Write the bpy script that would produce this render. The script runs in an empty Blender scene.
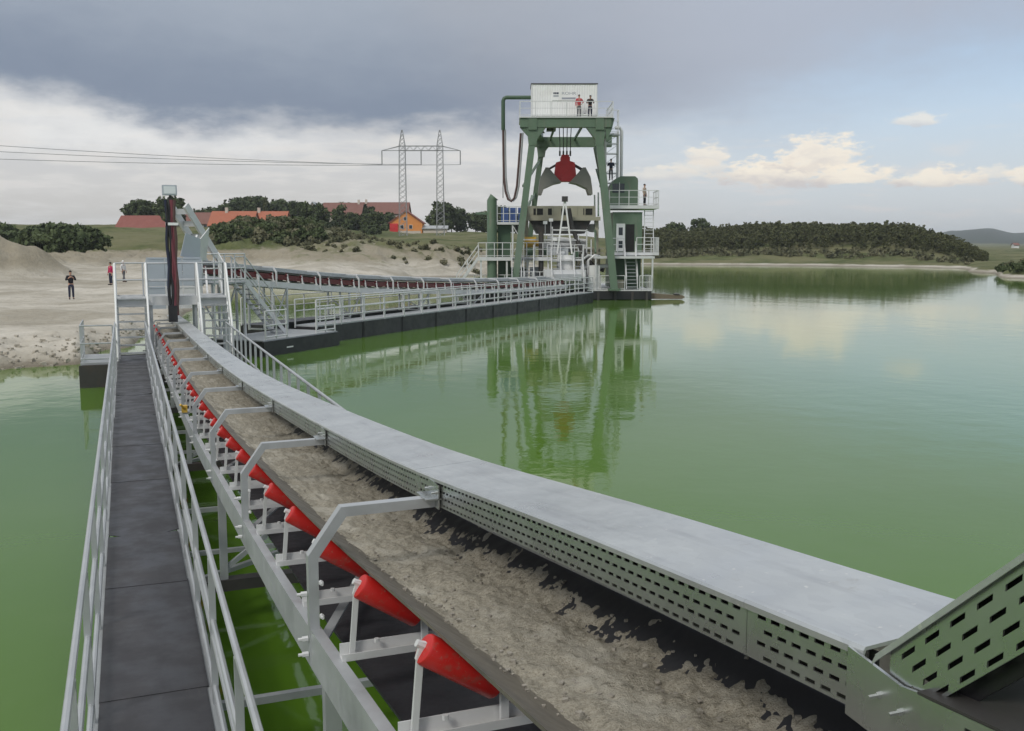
import bpy, bmesh, math, random
import numpy as np
from mathutils import Vector, Matrix, noise as mnoise

random.seed(7); rng = np.random.default_rng(7)
S = bpy.context.scene; COL = S.collection
R = math.radians; PI = math.pi
# ------------------------------------------------------------------ frame of reference
# world X = across the near conveyor (to the right), world Y = along it (away), Z = 0 at the water
AZ = R(21.165); CA, SA = math.cos(AZ), math.sin(AZ)
EYE = 4.1; FPX = 995.0
def cw(X, Y, z=0.0):               # view-aligned ground coordinates (right, ahead) -> world
    return Vector((X * CA + Y * SA, -X * SA + Y * CA, z))
def wc(x, y): return (x * CA - y * SA, x * SA + y * CA)
def bear(px, D, z=0.0): return cw((px - 512) / FPX * D, D, z)
def hz(py, D): return EYE + (246 - py) * D / FPX
# ------------------------------------------------------------------ camera
cd = bpy.data.cameras.new('camera'); cam = bpy.data.objects.new('camera', cd); COL.objects.link(cam)
cd.sensor_width = 36; cd.lens = FPX / 1024 * 36; cd.clip_start = 0.05; cd.clip_end = 20000
cam.location = (0, 0, EYE); cam.rotation_euler = (PI / 2 - math.atan(119.5 / FPX), 0, -AZ)
S.camera = cam
# ------------------------------------------------------------------ exposure
S.view_settings.view_transform = 'Standard'; S.view_settings.look = 'None'
S.view_settings.exposure = 0.16; S.view_settings.gamma = 1.0; S.view_settings.use_curve_mapping = False
# ------------------------------------------------------------------ sun
SUN_EL, SUN_AZ = R(42), R(-150) + AZ          # bearing clockwise from +Y: behind and to the left of the view
sl = bpy.data.lights.new('sun', 'SUN'); sun = bpy.data.objects.new('sun', sl); COL.objects.link(sun)
sl.energy = 1.35; sl.angle = R(14); sl.color = (1.0, 0.95, 0.88)
sdir = Vector((math.sin(SUN_AZ) * math.cos(SUN_EL), math.cos(SUN_AZ) * math.cos(SUN_EL), math.sin(SUN_EL)))
sun.rotation_euler = sdir.to_track_quat('Z', 'Y').to_euler(); sun.location = (-20, -20, 40)

# ------------------------------------------------------------------ node helpers
class NT:
    def __init__(s, tree): s.t = tree; s.n = tree.nodes; s.l = tree.links
    def new(s, typ, **kw):
        n = s.n.new(typ)
        for k, v in kw.items(): setattr(n, k, v)
        return n
    def put(s, sock, v):
        if hasattr(v, 'links') or isinstance(v, bpy.types.NodeSocket): s.l.new(v, sock)
        elif v is not None:
            if isinstance(v, (tuple, list)) and len(v) == 3 and sock.type == 'RGBA': v = (*v, 1)
            sock.default_value = v
    def math(s, op, a, b=None, c=None, clamp=False):
        n = s.new('ShaderNodeMath', operation=op); n.use_clamp = clamp
        s.put(n.inputs[0], a)
        if b is not None: s.put(n.inputs[1], b)
        if c is not None: s.put(n.inputs[2], c)
        return n.outputs[0]
    def noise(s, vec, scale, detail=4, rough=0.55, dist=0.0):
        n = s.new('ShaderNodeTexNoise'); n.inputs['Scale'].default_value = scale
        n.inputs['Detail'].default_value = detail; n.inputs['Roughness'].default_value = rough
        n.inputs['Distortion'].default_value = dist
        if vec is not None: s.l.new(vec, n.inputs['Vector'])
        return n.outputs['Fac']
    def ramp(s, f, a, b, lo=0.0, hi=1.0):
        n = s.new('ShaderNodeMapRange', interpolation_type='SMOOTHSTEP'); s.put(n.inputs[0], f)
        s.put(n.inputs[1], a); s.put(n.inputs[2], b); n.inputs[3].default_value = lo; n.inputs[4].default_value = hi
        return n.outputs[0]
    def mix(s, f, a, b):
        n = s.new('ShaderNodeMix', data_type='RGBA'); s.put(n.inputs[0], f); s.put(n.inputs[6], a); s.put(n.inputs[7], b)
        return n.outputs[2]
    def vec(s, x, y, z=0.0):
        n = s.new('ShaderNodeCombineXYZ'); s.put(n.inputs[0], x); s.put(n.inputs[1], y); s.put(n.inputs[2], z)
        return n.outputs[0]
    def rot(s, v, a, k):
        n = s.new('ShaderNodeMapping'); s.l.new(v, n.inputs[0]); n.inputs['Rotation'].default_value = (0, 0, a); n.inputs['Scale'].default_value = k
        return n.outputs[0]
    def scaled(s, v, k):
        n = s.new('ShaderNodeMapping'); s.l.new(v, n.inputs[0]); n.inputs['Scale'].default_value = k
        return n.outputs[0]

# ------------------------------------------------------------------ sky
W = bpy.data.worlds.new('World'); S.world = W; W.use_nodes = True
t = NT(W.node_tree); t.n.clear()
sky = t.new('ShaderNodeTexSky', sky_type='NISHITA'); sky.sun_disc = False
sky.sun_elevation = SUN_EL; sky.sun_rotation = SUN_AZ; sky.dust_density = 2.5; sky.air_density = 1.2
tc = t.new('ShaderNodeTexCoord')
rot = t.new('ShaderNodeVectorRotate', rotation_type='Z_AXIS'); t.l.new(tc.outputs['Generated'], rot.inputs['Vector'])
rot.inputs['Angle'].default_value = AZ
sep = t.new('ShaderNodeSeparateXYZ'); t.l.new(rot.outputs[0], sep.inputs[0])
DEG = 180 / PI
el = t.math('MULTIPLY', t.math('ARCSINE', sep.outputs[2]), DEG)
az = t.math('MULTIPLY', t.math('ARCTAN2', sep.outputs[0], sep.outputs[1]), DEG)
uv = t.vec(t.math('MULTIPLY', az, 0.1), t.math('MULTIPLY', el, 0.22))
# cloud layers are laid on the sphere: a low coordinate for horizon clouds, direction itself for the high deck
n1 = t.noise(uv, 1.3, 7, 0.58); n2 = t.noise(uv, 4.5, 6, 0.6); n3 = t.noise(tc.outputs['Generated'], 2.2, 6, 0.55)
n4 = t.noise(t.scaled(uv, (1, 2.6, 1)), 2.4, 6, 0.55)
def C10(c): return tuple(10 * v for v in c)
clear = t.mix(t.ramp(el, 0.5, 13), C10((0.68, 0.72, 0.76)), C10((0.42, 0.62, 0.86)))
clear = t.mix(0.2, clear, sky.outputs[0])
# pale murk over the left and middle horizon
side = t.ramp(az, -4, 18)                                     # 0 left .. 1 right
murk = t.mix(t.ramp(el, 0, 6), C10((0.60, 0.57, 0.525)), C10((0.60, 0.60, 0.605)))
murk = t.mix(t.ramp(n4, 0.42, 0.62), murk, C10((0.69, 0.675, 0.65)))
base = t.mix(t.math('MULTIPLY', t.math('SUBTRACT', 1.0, side), 0.92), clear, murk)
# white heaped band left, below the deck
wl = t.math('MULTIPLY', t.ramp(t.math('ADD', el, t.math('MULTIPLY', n2, 2.4)), 5.4, 7.0), t.ramp(az, -7, -14))
wl = t.math('MULTIPLY', wl, t.ramp(n1, 0.36, 0.60, 0.25, 1.0))
base = t.mix(t.math('MULTIPLY', wl, 0.75), base, C10((0.80, 0.80, 0.79)))
# thin streaks of haze right
st = t.math('MULTIPLY', t.ramp(n4, 0.5, 0.7), t.ramp(el, 9, 2))
base = t.mix(t.math('MULTIPLY', st, 0.55), base, C10((0.72, 0.68, 0.66)))
# cumulus heaps right
for px, py, w, h, k in ((772, 181, 50, 15, 1), (812, 166, 34, 20, 1), (845, 183, 32, 12, 1), (703, 163, 17, 13, .8), (700, 172, 30, 8, .55),
                        (930, 187, 36, 10, .95), (908, 134, 22, 6, .6), (1022, 187, 18, 9, .9), (985, 183, 16, 8, .5), (665, 178, 40, 7, .4), (70, 168, 30, 5, .0), (1110, 180, 40, 16, 1), (1230, 170, 60, 20, 1), (-160, 172, 70, 16, .6)):
    a0 = math.degrees(math.atan((px - 512) / FPX)); e0 = math.degrees(math.atan((246 - py) / FPX))
    aw = math.degrees(w / FPX) * 1.22; eh = math.degrees(h / FPX) * 1.25
    dx = t.math('DIVIDE', t.math('SUBTRACT', az, a0), aw); dy = t.math('DIVIDE', t.math('SUBTRACT', el, e0), eh)
    dy2 = t.math('MULTIPLY', dy, t.ramp(dy, -0.1, -0.2, 1.0, 1.9))
    d = t.math('SQRT', t.math('ADD', t.math('MULTIPLY', dx, dx), t.math('MULTIPLY', dy2, dy2)))
    nn = t.noise(uv, 9, 5, 0.6)
    m = t.ramp(t.math('ADD', d, t.math('MULTIPLY', t.math('SUBTRACT', nn, 0.5), 2.6)), 1.15, 0.55)
    cc = t.mix(t.ramp(t.math('ADD', dy, t.math('MULTIPLY', t.math('SUBTRACT', n2, 0.5), 3.0)), -0.9, 0.5), C10((0.60, 0.56, 0.55)), C10((0.95, 0.86, 0.72)))
    base = t.mix(t.math('MULTIPLY', m, 0.9 * k), base, cc)
# the dark cloud deck: a ragged lower edge, lighter further up and overhead
edge = t.math('ADD', 6.2, t.math('MULTIPLY', t.ramp(az, 8, 34), 4.0))
edge = t.math('ADD', edge, t.math('MULTIPLY', t.ramp(az, -14, -30), 1.6))
lift = t.math('ADD', el, t.math('MULTIPLY', t.math('SUBTRACT', n1, 0.5), 4.2))
lift = t.math('ADD', lift, t.math('MULTIPLY', t.math('SUBTRACT', n2, 0.5), 1.6))
wid = t.math('ADD', 1.35, t.math('MULTIPLY', side, 3.0))
deck = t.ramp(t.math('SUBTRACT', lift, edge), t.math('MULTIPLY', wid, -0.6), wid)
dcol = t.mix(t.ramp(t.math('SUBTRACT', lift, edge), 1.0, 7.5), C10((0.205, 0.25, 0.33)), C10((0.33, 0.375, 0.445)))
dcol = t.mix(t.math('MULTIPLY', t.ramp(n3, 0.42, 0.68), 0.45), dcol, C10((0.36, 0.37, 0.41)))
dcol = t.mix(t.math('MULTIPLY', side, 0.86), dcol, C10((0.415, 0.44, 0.51)))
dcol = t.mix(t.ramp(el, 16, 50), dcol, t.mix(n3, C10((0.66, 0.68, 0.71)), C10((0.98, 0.97, 0.95))))
base = t.mix(t.math('MULTIPLY', deck, t.math('SUBTRACT', 1.0, t.math('MULTIPLY', side, 0.12))), base, dcol)
base = t.mix(t.ramp(el, -0.2, -2.5), base, C10((0.22, 0.22, 0.18)))
bg = t.new('ShaderNodeBackground'); t.l.new(base, bg.inputs[0]); bg.inputs[1].default_value = 0.1
wo = t.new('ShaderNodeOutputWorld'); t.l.new(bg.outputs[0], wo.inputs[0])

# ------------------------------------------------------------------ materials
MATS = {}
def mat(name, col, rough=0.6, metal=0.0, var=0.12, scale=6.0, bump=0.0, bscale=40.0, col2=None, amt=0.5, spec=0.5, rvar=0.1, build=None):
    m = bpy.data.materials.new(name); m.use_nodes = True; q = NT(m.node_tree)
    b = q.n['Principled BSDF']; tcn = q.new('ShaderNodeTexCoord'); geo = q.new('ShaderNodeNewGeometry')
    P = geo.outputs['Position']
    f = q.noise(P, scale, 5, 0.6)
    lo = tuple(c * (1 - var) for c in col); hi = tuple(min(1, c * (1 + var)) for c in col)
    c = q.mix(f, lo, hi)
    if col2 is not None:
        c = q.mix(q.math('MULTIPLY', q.ramp(q.noise(P, scale * 0.37, 6, 0.65), 0.48, 0.66), amt), c, col2)
    if build: c = build(q, P, c, b)
    q.put(b.inputs['Base Color'], c)
    b.inputs['Metallic'].default_value = metal
    b.inputs['Specular IOR Level'].default_value = spec
    q.put(b.inputs['Roughness'], q.ramp(q.noise(P, scale * 1.7, 4, 0.6), 0.3, 0.7, max(0.02, rough - rvar), min(1, rough + rvar)))
    if bump:
        bn = q.new('ShaderNodeBump'); bn.inputs['Strength'].default_value = bump; bn.inputs['Distance'].default_value = 0.02
        q.l.new(q.noise(P, bscale, 5, 0.6), bn.inputs['Height']); q.l.new(bn.outputs[0], b.inputs['Normal'])
    MATS[name] = m; return m
def galv_build(q, P, c, b):        # zinc spangle: small crystalline patches
    v = q.new('ShaderNodeTexVoronoi'); v.inputs['Scale'].default_value = 38
    q.l.new(P, v.inputs['Vector'])
    return q.mix(0.16, c, v.outputs['Color'])
galv = mat('galvanised_steel', (0.50, 0.52, 0.53), 0.47, 0.55, 0.12, 3.0, 0.04, 60, (0.36, 0.38, 0.39), 0.5)
galvd = mat('weathered_galvanised_steel', (0.40, 0.42, 0.43), 0.55, 0.45, 0.15, 3.0, 0.05, 60, (0.30, 0.31, 0.31), 0.5)
def sheet_build(q, P, c, b):
    s = q.noise(q.scaled(P, (9, 0.8, 1)), 2.0, 5, 0.6)
    c = q.mix(q.math('MULTIPLY', q.ramp(s, 0.48, 0.72), 0.5), c, (0.40, 0.415, 0.43))
    v = q.new('ShaderNodeTexVoronoi'); v.inputs['Scale'].default_value = 26; q.l.new(q.scaled(P, (1, .6, 1)), v.inputs['Vector'])
    sp = q.new('ShaderNodeSeparateColor'); q.l.new(v.outputs['Color'], sp.inputs[0])
    c = q.mix(q.math('MULTIPLY', sp.outputs[0], 0.16), c, (0.33, 0.35, 0.37))
    d = q.noise(P, 34.0, 2, 0.5)
    c = q.mix(q.math('MULTIPLY', q.ramp(d, 0.70, 0.74), 0.8), c, (0.72, 0.72, 0.69))
    d2 = q.noise(P, 5.0, 6, 0.75)
    return q.mix(q.math('MULTIPLY', q.ramp(d2, 0.60, 0.74), 0.5), c, (0.34, 0.33, 0.30))
guardm = mat('bright_zinc_plate', (0.56, 0.58, 0.57), 0.30, 0.92, 0.08, 3.0, 0.02, 60, (0.46, 0.48, 0.47), 0.4, rvar=.06)
sheet = mat('galvanised_cover_sheet', (0.575, 0.60, 0.60), 0.36, 0.6, 0.10, 1.6, 0.22, 3.5, (0.50, 0.52, 0.522), 0.6, build=sheet_build)
pale = mat('pale_grey_steel', (0.62, 0.63, 0.63), 0.5, 0.15, 0.1, 3.0, 0.02, 50, (0.42, 0.42, 0.40), 0.3)
white = mat('white_paint', (0.78, 0.79, 0.78), 0.45, 0.0, 0.05, 2.0, 0.0, 40, (0.58, 0.57, 0.53), 0.3)
def rust_build(q, P, c, b):
    st = q.noise(q.scaled(P, (2.5, 2.5, .35)), 1.4, 5, .65)
    c = q.mix(q.math('MULTIPLY', q.ramp(st, .54, .70), .5), c, (0.17, 0.17, 0.13))
    return q.mix(q.math('MULTIPLY', q.ramp(q.noise(P, 3.2, 6, .75), .62, .72), .6), c, (0.14, 0.075, 0.04))
green = mat('green_machine_paint', (0.102, 0.160, 0.104), 0.45, 0.0, 0.15, 1.2, 0.0, 40, (0.155, 0.20, 0.155), 0.6, build=rust_build)
dgreen = mat('dark_green_paint', (0.045, 0.09, 0.05), 0.5, 0.0, 0.12, 1.2)
def red_build(q, P, c, b):
    c = q.mix(q.math('MULTIPLY', q.ramp(q.noise(P, 16, 5, .7), .52, .70), .55), c, (0.24, 0.10, 0.075))
    return q.mix(q.math('MULTIPLY', q.ramp(q.noise(P, 70, 3, .7), .62, .72), .5), c, (0.30, 0.22, 0.17))
red = mat('red_roller', (0.50, 0.016, 0.013), 0.42, 0.0, 0.08, 12, 0.04, 80, (0.42, 0.03, 0.025), 0.5, build=red_build)
maroon = mat('dark_red_roller', (0.11, 0.014, 0.015), 0.5, 0.0, 0.15, 6)
redp = mat('red_paint', (0.60, 0.03, 0.035), 0.45, 0.0, 0.1, 2, 0, 40, (0.42, 0.03, 0.03), 0.5)
black = mat('black_plastic', (0.014, 0.014, 0.016), 0.45, 0.0, 0.2, 2, 0.02, 30, (0.035, 0.035, 0.033), 0.6)
darkst = mat('dark_steel', (0.06, 0.058, 0.055), 0.6, 0.3, 0.2, 3, 0.03, 40, (0.09, 0.065, 0.05), 0.5)
hole = mat('dark_opening', (0.012, 0.013, 0.012), 0.8)
glass = mat('window_glass', (0.03, 0.04, 0.05), 0.08, 0.0, 0.1, 1)
beige = mat('beige_hopper_paint', (0.33, 0.32, 0.24), 0.6, 0.0, 0.1, 1.0, 0.02, 20, (0.22, 0.20, 0.14), 0.6)
blue = mat('blue_tank_paint', (0.06, 0.11, 0.30), 0.4, 0.0, 0.1, 2)
lblue = mat('pale_blue_steel', (0.43, 0.475, 0.52), 0.45, 0.2, 0.08, 2)
yellow = mat('yellow_paint', (0.60, 0.38, 0.05), 0.5, 0.0, 0.12, 3, 0, 40, (0.35, 0.20, 0.05), 0.5)
shell = mat('worn_steel_shell', (0.22, 0.215, 0.19), 0.5, 0.3, 0.2, 1.2, 0.05, 8, (0.12, 0.11, 0.09), 0.6)
brown = mat('rusty_brown_rubber', (0.09, 0.05, 0.045), 0.6, 0.0, 0.2, 2)
hosered = mat('red_cable', (0.17, 0.042, 0.055), 0.5)
wood = mat('weathered_wood', (0.16, 0.13, 0.09), 0.8, 0.0, 0.2, 5)
def belt_build(q, P, c, b):
    a = q.new('ShaderNodeAttribute'); a.attribute_name = 'dust'
    n = q.noise(q.scaled(P, (1, 0.35, 1)), 9, 6, 0.65)
    f = q.ramp(q.math('ADD', a.outputs['Fac'], q.math('MULTIPLY', q.math('SUBTRACT', n, 0.5), 0.7)), 0.25, 0.85)
    return q.mix(f, c, q.mix(q.noise(P, 40, 4), (0.135, 0.118, 0.095), (0.20, 0.18, 0.145)))
rubber = mat('conveyor_belt_rubber', (0.030, 0.031, 0.036), 0.46, 0.0, 0.2, 5, 0.03, 60, build=belt_build)
def mat_build(q, P, c, b):
    w = q.noise(P, 1.1, 6, 0.65)
    c = q.mix(q.math('MULTIPLY', q.ramp(w, 0.48, 0.72), 0.45), c, (0.07, 0.067, 0.067))
    g = q.noise(q.scaled(P, (1, .12, 1)), 24, 4, 0.7)
    c = q.mix(q.math('MULTIPLY', q.ramp(g, 0.58, 0.78), 0.22), c, (0.12, 0.115, 0.11))
    return q.mix(q.math('MULTIPLY', q.ramp(q.noise(P, 5, 5, 0.7), 0.62, 0.75), 0.5), c, (0.022, 0.022, 0.024))
floormat = mat('worn_rubber_matting', (0.036, 0.035, 0.039), 0.44, 0.0, 0.12, 1.5, 0.03, 45, build=mat_build, rvar=0.14)
def sand_build(q, P, c, b):
    g = q.noise(P, 75, 4, 0.75)
    c = q.mix(q.ramp(g, 0.33, 0.62), (0.24, 0.218, 0.168), c)
    d = q.noise(q.scaled(P, (1, .6, 1)), 4.5, 5, 0.6)
    c = q.mix(q.math('MULTIPLY', q.ramp(d, 0.48, 0.66), 0.75), c, (0.48, 0.455, 0.385))
    return q.mix(q.math('MULTIPLY', q.ramp(q.noise(P, 24, 5, 0.75), 0.54, 0.68), 0.8), c, (0.115, 0.102, 0.075))
sandm = mat('wet_gravel_sand', (0.395, 0.365, 0.295), 0.92, 0.0, 0.15, 18, 0.7, 150, build=sand_build)

def ground_build(q, P, c, b):
    a = q.new('ShaderNodeAttribute'); a.attribute_name = 'cover'
    n = q.noise(P, 0.35, 7, 0.65); n2 = q.noise(P, 0.06, 5, 0.6); fine = q.noise(P, 2.4, 5, 0.7)
    str_ = q.noise(q.scaled(P, (0.11, 0.16, 0.3)), 1.0, 7, 0.68, .4)
    sand = q.mix(q.ramp(str_, 0.34, 0.68), (0.31, 0.285, 0.23), (0.54, 0.51, 0.445))
    sp0 = q.new('ShaderNodeSeparateXYZ'); q.l.new(P, sp0.inputs[0])
    sand = q.mix(q.math('MULTIPLY', q.ramp(sp0.outputs[2], 1.3, 2.6), .8), sand, q.mix(n, (0.20, 0.172, 0.12), (0.30, 0.27, 0.20)))
    sand = q.mix(q.math('MULTIPLY', q.ramp(fine, 0.52, 0.7), 0.45), sand, (0.215, 0.19, 0.145))
    grass = q.mix(q.ramp(n, 0.35, 0.65), (0.062, 0.080, 0.028), (0.118, 0.130, 0.055))
    grass = q.mix(q.math('MULTIPLY', q.ramp(n2, 0.42, 0.6), 0.7), grass, (0.175, 0.165, 0.09))
    f = q.ramp(q.math('ADD', a.outputs['Fac'], q.math('MULTIPLY', q.math('SUBTRACT', n, 0.5), 0.9)), 0.35, 0.65)
    c = q.mix(f, sand, grass)
    c = q.mix(q.ramp(a.outputs['Fac'], 1.4, 2.0), c, (0.028, 0.042, 0.030))      # woods on the far hills
    sp = q.new('ShaderNodeSeparateXYZ'); q.l.new(P, sp.inputs[0])
    wet = q.ramp(q.math('ADD', sp.outputs[2], q.math('MULTIPLY', q.math('SUBTRACT', fine, 0.5), 0.25)), 0.28, 0.02)
    return q.mix(q.math('MULTIPLY', wet, 0.65), c, (0.12, 0.10, 0.07))     # a wet rim along the shore
groundm = mat('sand_and_grass', (0.3, 0.3, 0.3), 0.95, 0.0, 0.1, 0.2, 0.9, 1.2, build=ground_build, spec=0.15)
groundm.node_tree.nodes['Bump'].inputs['Distance'].default_value = 0.25
def leaf_mat(name, a, b2, sc=0.4):
    def bld(q, P, c, b):
        oi = q.new('ShaderNodeObjectInfo')
        c = q.mix(q.ramp(q.noise(P, sc, 4, 0.6), 0.35, 0.65), a, b2)
        return q.mix(q.math('MULTIPLY', oi.outputs['Random'], 0.3), c, tuple(v * 0.6 for v in a))
    return mat(name, a, 0.75, 0, 0.2, 1.0, build=bld, spec=0.2)
leafd = leaf_mat('dark_leaves', (0.055, 0.078, 0.032), (0.092, 0.120, 0.050))
leafm = leaf_mat('mid_leaves', (0.058, 0.082, 0.032), (0.098, 0.122, 0.052))
leafp = leaf_mat('pine_needles', (0.070, 0.082, 0.032), (0.112, 0.118, 0.054))
leafs = leaf_mat('dusty_shrub_leaves', (0.10, 0.108, 0.058), (0.18, 0.172, 0.10))
bark = mat('bark', (0.06, 0.045, 0.035), 0.9)
def roof_build(q, P, c, b):
    w = q.new('ShaderNodeTexWave', wave_type='BANDS', bands_direction='Z'); w.inputs['Scale'].default_value = 1.6
    q.l.new(P, w.inputs['Vector'])
    return q.mix(q.math('MULTIPLY', w.outputs['Fac'], 0.22), c, (0.08, 0.03, 0.02))
tile_red = mat('red_roof_tiles', (0.24, 0.078, 0.062), 0.8, 0, 0.15, 0.6, build=roof_build)
tile_or = mat('orange_roof_tiles', (0.40, 0.135, 0.075), 0.8, 0, 0.15, 0.6, build=roof_build)
tile_br = mat('brown_roof_tiles', (0.20, 0.095, 0.075), 0.8, 0, 0.15, 0.6, build=roof_build)
orange = mat('orange_render', (0.68, 0.27, 0.07), 0.8, 0, 0.06, 1)
render_ = mat('pale_render', (0.55, 0.50, 0.43), 0.85, 0, 0.08, 1)
skin = mat('skin', (0.45, 0.26, 0.18), 0.6); hairm = mat('dark_hair', (0.02, 0.015, 0.012), 0.7)
def cloth(n, c): return mat(n, c, 0.85, 0, 0.15, 14)
c_black = cloth('black_cloth', (0.012, 0.012, 0.016)); c_navy = cloth('navy_cloth', (0.02, 0.025, 0.05)); c_red = cloth('red_cloth', (0.42, 0.05, 0.06))
c_pink = cloth('crimson_cloth', (0.42, 0.02, 0.09)); c_white = cloth('white_cloth', (0.66, 0.66, 0.66)); c_grey = cloth('grey_cloth', (0.12, 0.12, 0.13)); c_tan = cloth('tan_cloth', (0.42, 0.34, 0.27))
cloudy = mat('lamp_glass', (0.7, 0.74, 0.76), 0.15, 0, 0.03, 1)

# ------------------------------------------------------------------ mesh builder
class MB:
    def __init__(s): s.v = []; s.f = []; s.sm = False
    def add(s, vs, fs):
        o = len(s.v); s.v += [tuple(p) for p in vs]; s.f += [tuple(i + o for i in q) for q in fs]; return s
    def box(s, x0, x1, y0, y1, z0, z1):
        return s.add([(x0, y0, z0), (x1, y0, z0), (x1, y1, z0), (x0, y1, z0), (x0, y0, z1), (x1, y0, z1), (x1, y1, z1), (x0, y1, z1)],
                     [(3, 2, 1, 0), (4, 5, 6, 7), (0, 1, 5, 4), (1, 2, 6, 5), (2, 3, 7, 6), (3, 0, 4, 7)])
    def bar(s, p, q, w=0.05, h=None, up=(0, 0, 1)):
        p = Vector(p); q = Vector(q); h = h or w; d = (q - p)
        if d.length < 1e-6: return s
        d.normalize(); u = Vector(up)
        if abs(d.dot(u)) > 0.97: u = Vector((0, 1, 0))
        a = d.cross(u).normalized() * (w / 2); b = a.cross(d).normalized() * (h / 2)
        vs = [p - a - b, p + a - b, p + a + b, p - a + b, q - a - b, q + a - b, q + a + b, q - a + b]
        return s.add(vs, [(0, 1, 2, 3), (7, 6, 5, 4), (1, 0, 4, 5), (2, 1, 5, 6), (3, 2, 6, 7), (0, 3, 7, 4)])
    def tube(s, pts, r, n=8, caps=True):
        pts = [Vector(p) for p in pts]; m = len(pts); rr = r if isinstance(r, (list, tuple)) else [r] * m
        u = None; vs = []; fs = []
        for i, p in enumerate(pts):
            d = (pts[min(i + 1, m - 1)] - pts[max(i - 1, 0)]).normalized()
            if u is None:
                u = Vector((0, 0, 1)) if abs(d.z) < 0.9 else Vector((1, 0, 0))
            u = (u - d * u.dot(d)).normalized(); w = d.cross(u)
            for k in range(n):
                a = 2 * PI * k / n; vs.append(p + (u * math.cos(a) + w * math.sin(a)) * rr[i])
        for i in range(m - 1):
            for k in range(n):
                k2 = (k + 1) % n; fs.append((i * n + k, i * n + k2, (i + 1) * n + k2, (i + 1) * n + k))
        if caps: fs.append(tuple(range(n - 1, -1, -1))); fs.append(tuple((m - 1) * n + k for k in range(n)))
        s.sm = True
        return s.add(vs, fs)
    def prism(s, poly, a, b):          # poly: list of 2-D points; a/b map them to 3-D on the two end planes
        n = len(poly); vs = [a(*p) for p in poly] + [b(*p) for p in poly]
        return s.add(vs, [tuple(range(n - 1, -1, -1)), tuple(range(n, 2 * n))] + [(i, (i + 1) % n, n + (i + 1) % n, n + i) for i in range(n)])
    def sheet(s, p0, p1, p2, p3, th):   # quad plate with thickness along its normal
        P = [Vector(p) for p in (p0, p1, p2, p3)]; n = (P[1] - P[0]).cross(P[3] - P[0]).normalized() * (th / 2)
        return s.add([p - n for p in P] + [p + n for p in P], [(3, 2, 1, 0), (4, 5, 6, 7), (0, 1, 5, 4), (1, 2, 6, 5), (2, 3, 7, 6), (3, 0, 4, 7)])
    def sphere(s, c, rx, ry=None, rz=None, n=10, m=6):
        ry = ry or rx; rz = rz or rx; vs = [(c[0], c[1], c[2] - rz)]; fs = []
        for j in range(1, m):
            f = -PI / 2 + PI * j / m
            for i in range(n):
                a = 2 * PI * i / n; vs.append((c[0] + rx * math.cos(f) * math.cos(a), c[1] + ry * math.cos(f) * math.sin(a), c[2] + rz * math.sin(f)))
        vs.append((c[0], c[1], c[2] + rz)); L = len(vs) - 1
        for i in range(n):
            i2 = (i + 1) % n; fs.append((0, 1 + i2, 1 + i)); fs.append((L, L - n + i, L - n + i2))
            for j in range(m - 2): a = 1 + j * n; fs.append((a + i, a + i2, a + n + i2, a + n + i))
        s.sm = True; return s.add(vs, fs)
    def build(s, name, m, parent=None, off=None, smooth=None):
        """link as ONE mesh object; geometry in world coordinates unless the parent is turned (then local)"""
        me = bpy.data.meshes.new(name)
        if off is None and parent is not None: off = ORG.get(parent.name)
        v = s.v
        if off is not None: ox, oy, oz = off; v = [(a - ox, b - oy, c - oz) for a, b, c in v]
        me.from_pydata(v, [], s.f); me.materials.append(m)
        if smooth if smooth is not None else s.sm:
            me.shade_smooth()
            try: me.set_sharp_from_angle(angle=R(40))
            except Exception: pass
        o = bpy.data.objects.new(name, me); COL.objects.link(o)
        if parent is not None:
            o.parent = parent
            if parent.type == 'MESH' and parent.name in ORG: o.location = (0, 0, 0)
            if parent.name in ORG: ORG[o.name] = off if off is not None else (0, 0, 0)
        return o
ORG = {}
def tag(o, label=None, cat=None, group=None, kind=None):
    if label: o['label'] = label
    if cat: o['category'] = cat
    if group: o['group'] = group
    if kind: o['kind'] = kind
    return o
def thing(name, label, cat, loc=(0, 0, 0), rotz=0.0, group=None, world=True):
    """Empty at the thing's base; with world=True its parts are given in world coordinates"""
    o = bpy.data.objects.new(name, None); COL.objects.link(o); o.location = loc; o.rotation_euler = (0, 0, rotz); o.empty_display_size = 0.3
    if world and not rotz: ORG[o.name] = tuple(loc)
    return tag(o, label, cat, group)
def share(src, name, parent, loc, rotz=0.0):       # another object on the same mesh
    o = bpy.data.objects.new(name, src.data); COL.objects.link(o); o.parent = parent; o.location = loc; o.rotation_euler = (0, 0, rotz); return o
def copy_tree(o, parent=None):
    c = o.copy(); COL.objects.link(c)
    if parent: c.parent = parent
    for ch in list(o.children): copy_tree(ch, c)
    return c
def herm(xs, ys):
    xs = np.array(xs, float); ys = np.array(ys, float); d = np.gradient(ys, xs)
    def f(x):
        x = min(max(x, xs[0]), xs[-1]); i = min(int(np.searchsorted(xs, x, 'right') - 1), len(xs) - 2)
        h = xs[i + 1] - xs[i]; u = (x - xs[i]) / h
        return float((2*u**3-3*u*u+1)*ys[i] + (u**3-2*u*u+u)*h*d[i] + (-2*u**3+3*u*u)*ys[i+1] + (u**3-u*u)*h*d[i+1])
    return f
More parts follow.
